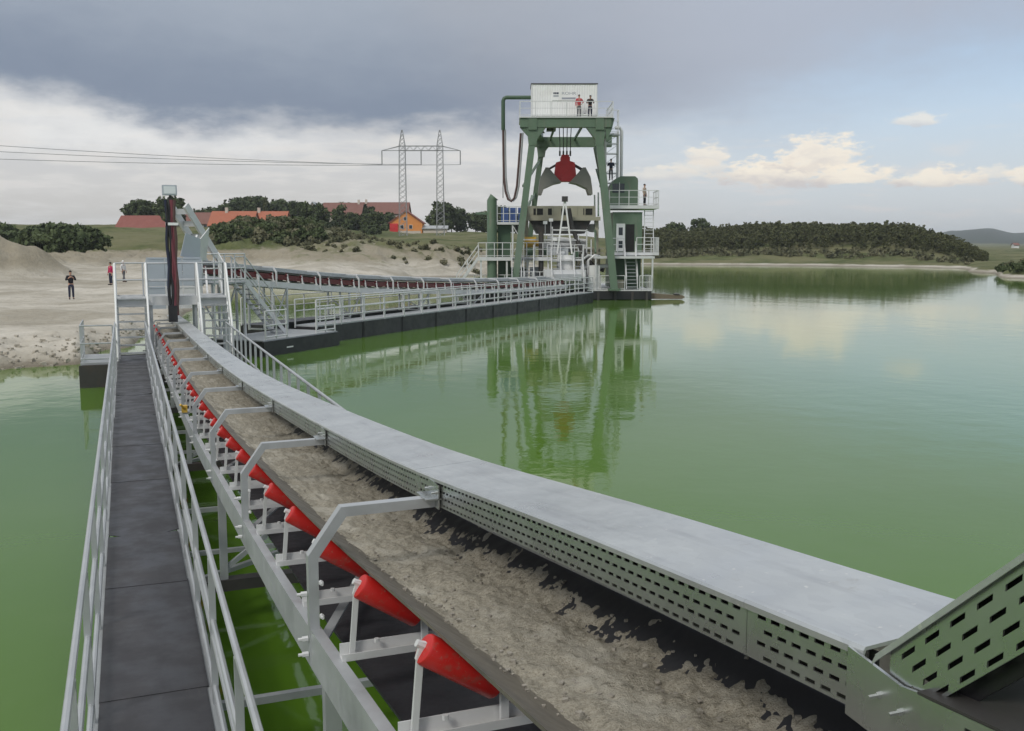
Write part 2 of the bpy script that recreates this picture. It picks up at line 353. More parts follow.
def vnoise(x, y, seed=0):
    xi = np.floor(x).astype(np.int64); yi = np.floor(y).astype(np.int64); fx = x - xi; fy = y - yi
    fx = fx*fx*(3-2*fx); fy = fy*fy*(3-2*fy)
    def h(a, b):
        n = (a * 374761393 + b * 668265263 + seed * 974711) & 0xffffffff
        n = ((n ^ (n >> 13)) * 1274126177) & 0xffffffff
        return ((n ^ (n >> 16)) & 0xffff) / 65535.0
    return (h(xi, yi)*(1-fx)+h(xi+1, yi)*fx)*(1-fy) + (h(xi, yi+1)*(1-fx)+h(xi+1, yi+1)*fx)*fy
def fbm(x, y, o=4, seed=0):
    s = 0; a = 0.5
    for k in range(o): s = s + a * (vnoise(x, y, seed + k) - 0.5); x = x * 2.03 + 5.1; y = y * 2.03 + 1.7; a *= 0.5
    return s

# ================================================================== SETTING: ground and water
PROF = [  # bearing as a frame column -> (distance, height) pairs of the land along that bearing
 (-900, [(12, -2), (20, -1), (26, .2), (40, .9), (150, 2.2), (200, 7), (400, 11), (6000, 60)]),
 (-100, [(18, -2), (29, -.5), (30.5, -.1), (31.5, .5), (35, .8), (60, .9), (150, 2.3), (172, 3.2), (206, 7.6), (300, 10), (420, 12), (6000, 30)]),
 (70, [(20, -2), (33.0, -.5), (34, -.1), (35, .45), (38, .75), (60, .9), (150, 2.3), (172, 3.2), (206, 7.6), (300, 10), (420, 12), (6000, 30)]),
 (115, [(24, -2), (38, -.5), (39.5, -.1), (40.5, .4), (44, .75), (60, .9), (150, 2.3), (172, 3.2), (206, 7.6), (300, 10), (420, 12), (6000, 30)]),
 (160, [(28, -2), (46, -.5), (48, 0), (50, .5), (62, .9), (150, 2.2), (172, 3.4), (206, 7.4), (300, 10), (420, 12), (6000, 30)]),
 (200, [(40, -2), (62, -.4), (66, .1), (72, .6), (90, .9), (145, 2), (165, 3.4), (190, 6.6), (210, 7.5), (300, 10), (420, 13), (6000, 30)]),
 (250, [(60, -2), (98, -.4), (104, .1), (112, .7), (130, 1.4), (148, 2.6), (166, 6.6), (176, 7.3), (200, 7.5), (300, 9.5), (420, 13), (6000, 30)]),
 (320, [(60, -2), (102, -.4), (107, .1), (114, .8), (128, 2.2), (140, 3.4), (155, 3.6), (170, 6.4), (180, 6.9), (230, 7.6), (330, 10), (420, 12), (6000, 30)]),
 (370, [(60, -2), (112, -.4), (116, .1), (122, .9), (134, 3.0), (144, 4.3), (156, 4.2), (172, 4.6), (230, 6.2), (330, 9.5), (420, 11), (6000, 30)]),
 (430, [(60, -2), (126, -.4), (131, .1), (136, .8), (146, 3.2), (154, 4.2), (166, 3.7), (185, 4.4), (300, 8.0), (420, 10), (6000, 30)]),
 (490, [(60, -2), (134, -.4), (139, .1), (144, .7), (156, 2.4), (170, 3.3), (190, 4.2), (300, 7.8), (420, 9), (6000, 30)]),
 (570, [(60, -2), (165, -.4), (171, .1), (178, .9), (195, 2.2), (300, 6.4), (420, 7), (6000, 30)]),
 (645, [(60, -2), (212, -.4), (219, .15), (226, .9), (236, 1.5), (262, 4.6), (300, 5.2), (420, 6), (6000, 30)]),
 (700, [(60, -2), (208, -.4), (215, .15), (222, .9), (232, 1.6), (262, 5.2), (300, 5.8), (420, 6), (6000, 20)]),
 (800, [(60, -2), (200, -.4), (208, .15), (214, .9), (224, 2.0), (252, 6.0), (290, 6.4), (420, 6), (6000, 20)]),
 (900, [(60, -2), (190, -.4), (196, .15), (203, .9), (214, 1.9), (240, 5.6), (270, 5.6), (420, 4), (6000, 20)]),
 (950, [(60, -2), (180, -.4), (186, .15), (192, .8), (204, 1.2), (225, 3.6), (250, 3.4), (420, 2.4), (900, 3), (1800, 6), (3000, 50), (3500, 56), (6000, 60)]),
 (985, [(60, -2), (148, -.4), (153, .12), (158, .6), (180, .9), (215, 1.4), (400, 2.2), (900, 3), (1800, 6), (3000, 57), (3500, 62), (6000, 60)]),
 (1010, [(60, -2), (124, -.4), (128, .12), (134, .7), (180, .9), (400, 2.2), (900, 3), (1800, 6), (3000, 43), (3500, 48), (6000, 60)]),
 (1060, [(60, -2), (112, -.4), (116, .12), (122, .8), (180, 1.0), (400, 2.2), (900, 3), (1800, 6), (3000, 54), (3500, 60), (6000, 60)]),
 (1500, [(60, -2), (90, -.4), (95, .12), (100, .8), (180, 1.2), (400, 2.4), (900, 3), (1800, 6), (3000, 48), (6000, 60)]),
]
PA = np.array([math.atan((p[0] - 512) / FPX) for p in PROF]); PC = [math.cos(a) for a in PA]
def land(X, Y):
    X = np.asarray(X, float); Y = np.asarray(Y, float)
    r = np.hypot(X, Y); a = np.arctan2(X, Y)
    zs = np.stack([np.interp(r * c, [q[0] for q in p[1]], [q[1] for q in p[1]]) for p, c in zip(PROF, PC)])
    # behind the viewer the lake simply goes on to a far low shore
    i = np.clip(np.searchsorted(PA, a, 'right') - 1, 0, len(PA) - 2)
    u = np.clip((a - PA[i]) / (PA[i + 1] - PA[i]), 0, 1); u = u*u*(3-2*u)
    z = np.take_along_axis(zs, i[None], 0)[0] * (1 - u) + np.take_along_axis(zs, (i + 1)[None], 0)[0] * u
    out = np.clip((np.abs(a) - 1.0) / 0.5, 0, 1)
    z = z * (1 - out) + out * np.interp(r, [60, 100, 110, 300, 6000], [-2, -.5, .4, 4, 40])
    n = fbm(X * .06, Y * .06, 5, 3); f = fbm(X * .5, Y * .5, 5, 11)
    dry = np.clip((z + .3) / 1.2, 0, 1)
    rough = np.clip(1 - np.abs(r - 36) / 8, 0, 1) * (a < -.35) + .8 * np.clip((r - 120) / 25, 0, 1) * np.clip((185 - r) / 15, 0, 1)
    z = z + rough * dry * (fbm(X * .9, Y * .9, 4, 31) * 2.3 + np.abs(fbm(X * .28, Y * .28, 4, 37)) * 1.6)
    z = z + n * np.interp(z, [-1, 0, 1, 3, 8], [.3, .35, .5, 2.6, 1.8]) * np.clip(r / 40, 0, 3)**.5 * .8 + f * .34 * dry
    # the grey tip heap on the left
    hx, hy = (-6 - 512) / FPX * 92, 92
    d = np.hypot((X - hx) * 1.0, Y - hy)
    z = z + np.clip(4.5 - d * .60, 0, 4) * (1 + .8 * f)
    return z
def land1(X, Y): return float(land(np.array([X]), np.array([Y]))[0])
def make_ground():
    rows = np.concatenate([[2, 10, 18], np.arange(24, 64, .25), np.arange(64, 160, .9), np.arange(160, 420, 2.5), np.geomspace(420, 3600, 42)])
    front = np.arange(-34, 34.01, .22); ang = np.radians(np.concatenate([np.arange(-180, -34, 4.0), front, np.arange(36, 180, 4.0)]))
    Rr, Aa = np.meshgrid(rows, ang, indexing='ij'); X = Rr * np.sin(Aa); Y = Rr * np.cos(Aa); Z = land(X.ravel(), Y.ravel()).reshape(X.shape)
    Z[rows < 18] = -2
    nr, na = X.shape
    wx = X * CA + Y * SA; wy = -X * SA + Y * CA
    V = np.stack([wx, wy, Z], -1).reshape(-1, 3)
    i, j = np.meshgrid(np.arange(nr - 1), np.arange(na), indexing='ij'); j2 = (j + 1) % na
    F = np.stack([i*na+j, i*na+j2, (i+1)*na+j2, (i+1)*na+j], -1).reshape(-1, 4)[:, ::-1]
    me = bpy.data.meshes.new('ground'); me.vertices.add(len(V)); me.vertices.foreach_set('co', V.ravel())
    me.loops.add(F.size); me.loops.foreach_set('vertex_index', F.ravel().astype(np.int32))
    me.polygons.add(len(F)); me.polygons.foreach_set('loop_start', np.arange(0, F.size, 4, dtype=np.int32))
    me.update(calc_edges=True); me.shade_smooth()
    px = 512 + FPX * np.tan(np.clip(Aa, -1.2, 1.2)); D = Y
    cov = np.clip((Z - 2.6) / 1.6, 0, 1)
    left = np.interp(px, [215, 300, 480, 600], [1, .55, .35, 1]); near = np.interp(D, [150, 172], [0, 1])
    cov = cov * np.where(near > .5, 1, left) * np.where(D < 120, .1, 1)
    cov = np.maximum(cov, np.interp(D, [158, 178], [0, 1]) * np.where((px > 215) & (px < 640), 1, 0) * .95)
    cov = np.where((px > 290) & (px < 530) & (D > 116) & (D < 172), .30 + .25 * np.clip((Z - 1.5) / 3, 0, 1), cov)
    cov = np.where(px > 630, np.clip((Z - .1) / .6, 0, 1), cov)
    cov = np.where(D > 300, 1, cov); cov = np.where((D > 1900) & (px > 600), 2.5, cov)
    at = me.attributes.new('cover', 'FLOAT', 'POINT'); at.data.foreach_set('value', cov.ravel().astype(np.float32))
    me.materials.append(groundm)
    o = bpy.data.objects.new('ground', me); COL.objects.link(o); return tag(o, kind='structure')
make_ground()

def water_mat():
    m = bpy.data.materials.new('green_lake_water'); m.use_nodes = True; q = NT(m.node_tree); b = q.n['Principled BSDF']
    P = q.new('ShaderNodeNewGeometry').outputs['Position']
    big = q.noise(P, 0.03, 4, 0.55); mid = q.noise(P, 0.4, 4, 0.55)
    c = q.mix(q.ramp(big, .35, .65), (0.076, 0.162, 0.014), (0.092, 0.180, 0.021))
    c = q.mix(q.math('MULTIPLY', q.ramp(mid, .45, .7), .25), c, (0.105, 0.186, 0.042))
    st_ = q.noise(q.rot(P, .9, (.05, .012, 1)), 1.0, 5, .6)
    c = q.mix(q.math('MULTIPLY', q.ramp(st_, .5, .68), .3), c, (0.055, 0.132, 0.014))
    q.put(b.inputs['Base Color'], c); b.inputs['Roughness'].default_value = 0.045; b.inputs['IOR'].default_value = 1.333
    w1 = q.noise(P, 1.1, 3, .5); w2 = q.noise(P, 5.0, 3, .55); w3 = q.noise(q.scaled(P, (1, .5, 1)), .22, 3, .5)
    calm = q.ramp(q.noise(P, .045, 3, .5), .38, .62, .35, 1.0)
    h = q.math('ADD', q.math('MULTIPLY', w1, .55), q.math('ADD', q.math('MULTIPLY', w2, .11), q.math('MULTIPLY', w3, 1.2)))
    bn = q.new('ShaderNodeBump'); q.put(bn.inputs['Strength'], q.math('MULTIPLY', calm, .30)); bn.inputs['Distance'].default_value = .05
    q.l.new(h, bn.inputs['Height']); q.l.new(bn.outputs[0], b.inputs['Normal'])
    return m
wm = MB(); n = 64
ring = lambda r: [(r * math.cos(2*PI*k/n), r * math.sin(2*PI*k/n), 0) for k in range(n)]
wm.add([(0, 0, 0)] + ring(60) + ring(400) + ring(3300), [(0, 1 + k, 1 + (k+1) % n) for k in range(n)] +
       [(1 + a*n + k, 1 + (a+1)*n + k, 1 + (a+1)*n + (k+1) % n, 1 + a*n + (k+1) % n) for a in (0, 1) for k in range(n)])
tag(wm.build('lake_water', water_mat()), kind='structure')

# ================================================================== NEAR CONVEYOR
G_ = herm([-3, .6, 1.57, 2.9, 5.52, 7.66, 9.1, 13.1, 17.3, 20.95, 26, 32.7, 39.8, 42],
          [-.33, -.74, -.846, -.975, -1.25, -1.42, -1.52, -1.78, -1.98, -2.10, -2.24, -2.40, -2.63, -2.70])
def G(s): return EYE + G_(s)             # top of the perforated guard
def ZB(s): return G(s) - 0.31            # belt rim
TG, TCR = 1.44, 1.80                     # guard face / far edge of the cover
TL, TR = 0.950, 1.890                    # belt rims
TAIL = 41.0
conv = thing('belt_conveyor', 'long galvanised belt conveyor with red rollers carrying sand out across the water', 'conveyor', (1.42, 20, .8))
def sweep(mb, prof, s0, s1, step, zf):   # sweep a closed cross-section (t, dz) along s
    ss = list(np.arange(s0, s1, step)) + [s1]; n = len(prof); vs = []; fs = []
    for s in ss: vs += [(a, s, zf(s) + b) for a, b in prof]
    for i in range(len(ss) - 1):
        for k in range(n): k2 = (k+1) % n; fs.append((i*n+k, i*n+k2, (i+1)*n+k2, (i+1)*n+k))
    fs.append(tuple(range(n))[::-1]); fs.append(tuple((len(ss)-1)*n+k for k in range(n)))
    return mb.add(vs, fs)
# belt, troughed
BX = [(TL, -.004), (1.05, -.068), (1.16, -.142), (1.215, -.166), (1.28, -.176), (1.42, -.179), (1.56, -.176), (1.625, -.166), (1.68, -.142), (1.79, -.068), (TR, -.004)]
bx = [a for a, b in BX]; bz = [b for a, b in BX]
def belt_dz(t): return float(np.interp(t, bx, bz))
mb = MB()
top = [(float(t), belt_dz(t)) for t in np.linspace(TL, TR, 27)]
prof = [(a, b - .014) for a, b in top] + top[::-1]
sweep(mb, prof, -2.5, TAIL, .4, ZB); mb.sm = True
belt = mb.build('belt', rubber, conv)
at = belt.data.attributes.new('dust', 'FLOAT', 'POINT')
at.data.foreach_set('value', [float(np.interp(v.co.x + 1.42, [.9, .935, 1.0, 1.2, 1.6, 1.70, 1.9], [.40, .62, .72, .8, .55, .12, .05])) + max(0, (v.co.y + 20 - 6) * .02) for v in belt.data.vertices])
# return belt below
mb = MB(); sweep(mb, [(1.0, -.60), (1.84, -.60), (1.84, -.585), (1.0, -.585)], -2.5, TAIL, 1.0, ZB)
rb = mb.build('return_belt', rubber, conv); at = rb.data.attributes.new('dust', 'FLOAT', 'POINT'); at.data.foreach_set('value', [.15] * len(rb.data.vertices))
# stringers (channels)
for sgn, t0 in ((1, .78), (-1, 2.06)):
    a, b = (t0, t0 + .055 * sgn)
    prof = [(a, -.60), (b, -.60), (b, -.588), (a + .010*sgn, -.588), (a + .010*sgn, -.412), (b, -.412), (b, -.40), (a, -.40)]
    mb = MB(); sweep(mb, prof if sgn > 0 else prof[::-1], -2.5, TAIL, .8, ZB); mb.build('stringer', galv, conv)
# idlers
ID0, IDP = 3.19, 1.03
def roller_mb(p, q, r):
    m = MB(); p = Vector(p); q = Vector(q); d = (q - p).normalized()
    m.tube([p, p + d * .004, p + d * .012, q - d * .012, q - d * .004, q], [r * .70, r * .93, r, r, r * .93, r * .70], 18)
    return m
idl0 = None; k0 = -5
for k in range(k0, 37):
    s = ID0 + IDP * k
    if s > TAIL - .5: break
    z = ZB(s)
    if idl0 is None:
        m = MB(); I0 = Vector((0, 0, 0))
        m.box(.82, 2.02, -.03, .03, -.398, -.392); m.box(.82, 2.02, .026, .032, -.392, -.335); m.box(.82, 2.02, -.03, -.024, -.392, -.365)
        for sgn, c in ((1, 0), (-1, 2.84)):
            m.bar((c + sgn * .868, 0, -.392), (c + sgn * .893, 0, -.10), .017, .024, up=(1, 0, 0)); m.bar((c + sgn*.893, 0, -.108), (c + sgn * .912, 0, -.045), .020, .034, up=(1, 0, 0))
            m.bar((c + sgn * 1.205, 0, -.392), (c + sgn * 1.205, 0, -.235), .020, .03, up=(1, 0, 0))
            m.tube([(c + sgn*.882, 0, -.044), (c + sgn*.915, 0, -.064)], .014, 8); m.tube([(c + sgn*1.176, 0, -.242), (c + sgn*1.205, 0, -.26)], .014, 8); m.tube([(c + sgn*1.205, 0, -.252), (c + sgn*1.238, 0, -.252)], .014, 8)
            m.tube([(c + sgn*.90, .045, -.392), (c + sgn*.90, .045, -.365)], .016, 6); m.tube([(c + sgn*.98, -.01, -.335), (c + sgn*.98, -.01, -.318)], .012, 6)
        idl0 = m.build('idler_frame', pale, conv, off=(0, 0, 0), smooth=False); idl0.location = Vector((0, s, z)) - Vector(conv.location)
        m = roller_mb((.905, 0, -.066), (1.178, 0, -.243), .057); r0 = m.build('roller', red, idl0, off=(0, 0, 0)); 
        m = roller_mb((1.235, 0, -.252), (1.605, 0, -.252), .052); r1 = m.build('roller', red, idl0, off=(0, 0, 0))
        m = roller_mb((1.935, 0, -.066), (1.662, 0, -.243), .057); r2 = m.build('roller', red, idl0, off=(0, 0, 0))
    else:
        o = share(idl0, 'idler_frame', conv, Vector((0, s, z)) - Vector(conv.location))
        for r_ in (r0, r1, r2): share(r_, 'roller', o, (0, 0, 0))
# return rollers under the frame are hidden by it; diagonal sway braces between stringers
m = MB()
for k in range(-1, 12):
    s = 1.7 + 3.09 * k; m.bar((.84, s, ZB(s) - .47), (2.0, s + 3.05, ZB(s + 3.05) - .47), .05, .012)
m.build('sway_brace', galvd, conv)
# cover-carrying arches and trestles
ARCH0, AP = 4.80, 3.09
def bolt(m, p, d, r=.014, l=.03):
    p = Vector(p); d = Vector(d); m.tube([p, p + d * l], r, 6); m.tube([p + d*l, p + d * (l + .02)], r * .6, 6)
def mitre(L, h):                    # outline of a mitred flat run of section height h
    P = [Vector(p) for p in L]; A = []; B = []
    for i, p in enumerate(P):
        d0 = (p - P[i-1]).normalized() if i else None; d1 = (P[i+1] - p).normalized() if i < len(P) - 1 else None
        d0 = d0 or d1; d1 = d1 or d0; n = Vector((-d0.y - d1.y, d0.x + d1.x)).normalized(); k = h / 2 / max(.3, n.dot(Vector((-d0.y, d0.x))))
        A.append(p + n * k); B.append(p - n * k)
    return [tuple(q) for q in A + B[::-1]]
for k in range(0, 12):
    s = ARCH0 + AP * k
    if s > TAIL - 1: break
    z = ZB(s); w = .062
    m = MB()
    L = [(.80, -.58), (.80, -.03), (.955, .185), (1.44, .19), (1.90, .185), (2.035, -.03), (2.035, -.58)]
    m.prism(mitre(L, .05), lambda a, b: (a, s - w/2, z + b), lambda a, b: (a, s + w/2, z + b))
    m.build('arch_frame', galv, conv)
    m = MB(); m.box(1.36, 1.46, s - .09, s + .09, z + .216, z + .222); m.box(1.425, 1.431, s - .09, s + .09, z + .165, z + .29)   # the seat the cover is bolted to
    for dy in (-.06, .06): bolt(m, (1.425, s + dy, z + .245), (-1, 0, 0), .010, .008)
    m.build('cover_bracket', guardm, conv)
    m = MB()
    for zz in (-.22, -.45, -.53): bolt(m, (.77, s, z + zz), (-1, 0, 0))
    for zz in (-.15, -.32): bolt(m, (.83, s - .055, z + zz), (0, -1, 0), .012, .02)
    m.build('bolt', pale, conv)
    # trestle under every other arch
    zt = z - .60; m = MB()
    if k % 2:
        m.box(.45, 2.1, s - .10, s - .04, .46, .52); m.build('cross_beam', galvd, conv); continue
    for tt in (.86, 1.98): m.box(tt - .04, tt + .04, s - .16, s - .08, .52, zt)
    m.bar((.86, s - .12, .62), (1.98, s - .12, zt - .1), .05, .05); m.build('trestle_leg', galvd, conv)
    m = MB(); m.box(.45, 2.1, s - .20, s - .04, .40, .52)
    m.build('cross_beam', darkst if k % 2 == 0 else galvd, conv)
    m = MB(); m.box(.45, 2.1, s + 1.0, s + 1.05, .46, .51); m.bar((.5, s - .04, .48), (1.9, s + 1.0, .48), .06, .05); m.build('cross_beam', galvd, conv)
# perforated guard plates and cover sheets, one length each
def perforated(s0, s1, zt, zbtm, x, th=.004, pitch=.105, slot=.060, inset=(.026, .0115, .020)):
    """front face with real slots in four staggered rows; straight strips between them"""
    m = MB(); H = [0, .022, .033, .058, .069, .094, .105, .130, .141, .150]   # distances below the top edge
    hf = .150
    def P(s, h): a = zt(s); return (x, s, a - h / hf * (a - zbtm(s)))
    nseg = max(2, int((s1 - s0) / .3)); cuts = [s0 + (s1 - s0) * i / nseg for i in range(nseg + 1)]
    for i in range(0, 9):
        h0, h1 = H[i], H[i + 1]
        if i % 2 == 0: spans = list(zip(cuts[:-1], cuts[1:]))
        else:
            off = (pitch / 2 if (i // 2) % 2 else 0); spans = []; a = s0; c = s0 + .03 + off
            while c + slot < s1 - .03: spans.append((a, c)); a = c + slot; c += pitch
            spans.append((a, s1))
        for a, b in spans:
            for xx in (0, th):
                q = [P(a, h0), P(b, h0), P(b, h1), P(a, h1)]; q = [(p[0] + xx, p[1], p[2]) for p in q]
                m.add(q, [(0, 1, 2, 3) if xx == 0 else (3, 2, 1, 0)])
    return m
GH = .145
seams = [1.62] + [ARCH0 + .35 + AP * k for k in range(-1, 12)] + [TAIL - .3]
seams = sorted(v for v in seams if 1.6 < v <= TAIL); 
for s0, s1 in zip(seams[:-1], seams[1:]):
    m = perforated(s0 + .001, s1 - .001, lambda s: G(s) - .004, lambda s: G(s) - GH, TG, pitch=.055, slot=.034)
    m.build('guard_plate', guardm, conv)
    m = MB(); q8 = np.linspace(s0 + .001, s1 - .001, 8)
    for a, b in zip(q8[:-1], q8[1:]): m.sheet((TG + .03, a, G(a) - .012), (TG + .03, b, G(b) - .012), (TG + .03, b, G(b) - .160), (TG + .03, a, G(a) - .160), .006)
    m.build('slot_shade_sheet', black, conv)  # added black sheet standing in for the hood's inner shade behind the slots
    ss = np.linspace(s0 + .0006, s1 - .0006, 8); m = MB(); vs = []; fs = []
    pr = [(TG - .010, -.020), (TG - .012, -.004), (TG - .006, .004), (TCR + .004, .030), (TCR + .012, .022), (TCR + .012, -.36), (TCR + .006, -.36), (TCR + .004, .016), (TG - .004, -.004)]
    n = len(pr); dz = random.uniform(0, .003)
    for s in ss: vs += [(a, s, G(s) + b + dz) for a, b in pr]
    for i in range(len(ss) - 1):
        for k in range(n): k2 = (k+1) % n; fs.append((i*n+k, (i+1)*n+k, (i+1)*n+k2, i*n+k2))
    fs.append(tuple(range(n))); fs.append(tuple((len(ss)-1)*n+k for k in range(n))[::-1])
    m.add(vs, fs); m.build('cover_sheet', sheet, conv)
# the kinked-up end of the hood beside the viewer
zk = EYE; m = perforated(.55, 1.545, lambda s: zk - .846 + (1.57 - s) * .93, lambda s: zk - .835 + (1.37 - s) * .93, TG - .008, pitch=.060, slot=.034)
m.build('guard_plate', guardm, conv)
m = MB(); m.sheet((TG + .03, 1.57, zk - .855), (TG + .03, .55, zk + .095), (TG + .03, .55, zk - .11), (TG + .03, 1.38, zk - .88), .006); m.build('slot_shade_sheet', black, conv)  # black sheet again as painted shade behind the kinked plate's slots
m = MB(); m.sheet((TG - .02, 1.575, zk - .846), (TCR, 1.575, zk - .835), (TCR, .5, zk + .165), (TG - .02, .5, zk + .15), .006); m.sheet((TG - .02, 1.575, zk - .846), (TG - .02, .5, zk + .154), (TG - .02, .51, zk + .13), (TG - .02, 1.585, zk - .868), .004)
m.build('cover_sheet', sheet, conv)
m = MB(); m.prism([(1.66, -.857), (1.50, -.88), (1.36, -.86), (1.2, -.95), (1.2, -1.05), (1.66, -1.01)], lambda a, b: (TG - .012, a, zk + b), lambda a, b: (TG - .020, a, zk + b))
for a, b in ((1.56, -.925), (1.50, -.935), (1.32, -.985), (1.27, -.99)): bolt(m, (TG - .02, a, zk + b), (-1, 0, 0), .008, .008)
m.build('end_gusset', guardm, conv)
m = MB(); m.sheet((TG - .035, 1.44, zk - .865), (TG - .035, .6, zk - .80), (TCR, .6, zk - .79), (TCR, 1.44, zk - .855), .006)
m.build('cover_sheet', darkst, conv)
m = perforated(.6, 1.43, lambda s: zk - .868 + (1.44 - s) * .075, lambda s: zk - 1.01 + (1.44 - s) * .075, TG - .036); m.build('guard_plate', guardm, conv)
m = MB(); m.sheet((TG - .03, 1.46, zk - 1.03), (TG - .03, 1.0, zk - .98), (TG - .12, 1.0, zk - 1.05), (TG - .12, 1.46, zk - 1.10), .006); m.build('skirt_plate', galvd, conv)
# tail drum and its plummer blocks
m = MB(); m.tube([(1.0, TAIL, ZB(TAIL) - .39), (1.84, TAIL, ZB(TAIL) - .39)], .2, 20); m.build('tail_drum', darkst, conv)

# the sand on the belt
def make_sand():
    ss = np.concatenate([np.arange(-1.5, 1.2, .05), np.arange(1.2, 6, .014), np.arange(6, 12, .035), np.arange(12, TAIL - 1, .09)]); tt = np.linspace(.98, 1.86, 88)
    Sg, Tg = np.meshgrid(ss, tt, indexing='ij')
    zb = np.array([ZB(s) for s in ss])[:, None] + np.interp(Tg, bx, bz)
    big = fbm(Tg * 3.0, Sg * 1.6, 3, 41); edge = fbm(Tg * 14, Sg * 9, 4, 5); fine = fbm(Tg * 55, Sg * 55, 3, 9); lump = fbm(Tg * 26, Sg * 20, 3, 21)
    full = np.interp(Sg, [4, 9, 16], [0, .5, 1])
    lo = 1.165 - .105 * full + .05 * big; hi = 1.665 + .115 * full + .09 * big
    speck = fbm(Tg * 38, Sg * 30, 3, 61)
    d = np.minimum((Tg - lo) / .10, (hi - Tg) / .17) + speck * 1.1 * np.clip((Tg - 1.5) / .1, 0, 1)
    h = .006 + .030 * np.clip(d, -1, 1.0) + edge * .046 + lump * .017 + fine * .010
    h = np.where(d < -.9, -.02, h); h = np.clip(h, -.006, .14)
    V = np.stack([Tg, Sg, zb + h], -1).reshape(-1, 3); nr, nc = Sg.shape
    i, j = np.meshgrid(np.arange(nr - 1), np.arange(nc - 1), indexing='ij')
    F = np.stack([i*nc+j, i*nc+j+1, (i+1)*nc+j+1, (i+1)*nc+j], -1).reshape(-1, 4)
    keep = (h.reshape(-1)[F] > -.0055).any(1); F = F[keep]
    me = bpy.data.meshes.new('sand'); me.vertices.add(len(V)); me.vertices.foreach_set('co', V.ravel()); me.loops.add(F.size); me.loops.foreach_set('vertex_index', F.ravel().astype(np.int32))
    me.polygons.add(len(F)); me.polygons.foreach_set('loop_start', np.arange(0, F.size, 4, dtype=np.int32)); me.update(calc_edges=True); me.shade_smooth(); me.materials.append(sandm)
    o = bpy.data.objects.new('sand', me); COL.objects.link(o); tag(o, 'ragged bed of damp gravelly sand lying on the near conveyor belt', 'sand', kind='stuff')
make_sand()
def rock(r):
    v = np.array([(-1, -1, -1), (1, -1, -1), (1, 1, -1), (-1, 1, -1), (-1, -1, 1), (1, -1, 1), (1, 1, 1), (-1, 1, 1)], float) * r.uniform(.5, 1, (8, 3)) * np.array([1, 1, .7])
    return v, np.array([(3, 2, 1, 0), (4, 5, 6, 7), (0, 1, 5, 4), (1, 2, 6, 5), (2, 3, 7, 6), (3, 0, 4, 7)])
stonem = mat('mixed_stones', (0.30, 0.28, 0.24), 0.9, 0, 0.35, 30, 0.3, 60, (0.14, 0.125, 0.10), 0.8)
clod = mat('dry_clods', (0.40, 0.37, 0.31), 0.95, 0, 0.2, 6, 0.4, 14, (0.27, 0.24, 0.19), 0.6)
def stones(name, pts, sizes, label, seed):
    r = np.random.default_rng(seed); m = MB()
    for p, k in zip(pts, sizes):
        v, f = rock(r); a = r.uniform(0, 6.28); c, d = math.cos(a), math.sin(a)
        m.add([(p[0] + k * (x * c - y * d), p[1] + k * (x * d + y * c), p[2] + k * z) for x, y, z in v], f)
    return tag(m.build(name, stonem, smooth=False), label, name, kind='stuff')
rs = random.Random(5); pts = []; sz = []
for i in range(900):
    y = 1.3 + 8 * rs.random()**1.6; x = 1.08 + .66 * rs.random() + (.10 if rs.random() < .1 else 0); k = rs.choice([.004, .005, .006, .008, .011]); pts.append((x, y, ZB(y) + belt_dz(x) + (.030 if 1.18 < x < 1.6 else .004))); sz.append(k)
stones('pebbles', pts, sz, 'scattered pebbles lying in the sand on the near belt', 4)

# ================================================================== WALKWAYS
FZ = .80
def railing(root, pts, h=1.05, step=2.0, rails=(1.0, .52, .12), r=.022, m=None, posts=True, post_w=.045, ends=True):
    """posts and rails along a polyline of world (or local) points; each post and each rail its own part"""
    m = m or galv; P = [Vector(p) for p in pts]; seg = [(b - a).length for a, b in zip(P[:-1], P[1:])]; tot = sum(seg)
    def along(d):
        for (a, b), l in zip(zip(P[:-1], P[1:]), seg):
            if d <= l + 1e-6: return a + (b - a) * (d / l)
            d -= l
        return P[-1]
    n = max(1, round(tot / step)); first = None
    for f in rails:
        q = MB(); q.tube([p + Vector((0, 0, h * f)) for p in P], r, 8, True); q.build('rail', m, root)
    if posts:
        base = MB(); base.box(-post_w/2, post_w/2, -post_w/2, post_w/2, -.12, h - .01)
        for i in range(n + 1):
            p = along(tot * i / n); off = ORG.get(root.name, (0, 0, 0))
            if first is None: first = base.build('post', m, root, off=(0, 0, 0), smooth=False); first.location = p - Vector(off)
            else: share(first, 'post', root, p - Vector(off))
walk = thing('walkway', 'narrow walkway of worn black rubber mats between galvanised railings left of the conveyor', 'walkway', (.09, 17, FZ))
m = MB()
for tt in (-.34, .47): m.box(tt - .03, tt + .03, -2, 31.6, FZ - .16, FZ - .025)
for i in range(34): s = -2 + i; m.box(-.33, .47, s - .03, s + .03, FZ - .15, FZ - .04)
m.build('deck_frame', galvd, walk)
random.seed(3); s = -2.0; i = 0
while s < 31.4:
    L = random.uniform(1.7, 3.1); e = min(31.4, s + L); z = FZ - .022 + .004 * (i % 3); q = MB(); curved = random.random() < .7
    a, b = -.315 + random.uniform(-.012, .012), .45 + random.uniform(-.012, .012)
    pts = [(b, e + .05), (a, e + .05)]
    if curved:
        for k in range(11): u = k / 10; pts.append((a + (b - a) * u, s + .18 - .18 * math.sin(PI * u)))
    else: pts += [(a, s), (b, s + random.uniform(-.02, .02))]
    q.prism(pts, lambda x, y: (x, y, z), lambda x, y: (x, y, z + .007)); q.build('rubber_mat', floormat, walk); s = e; i += 1
for tt in (-.352, .484):
    railing(walk, [(tt, -2, FZ), (tt, 31.3, FZ)], 1.08, 1.85, (1.0, .56, .46 if tt > 0 else .54, .10), .021)
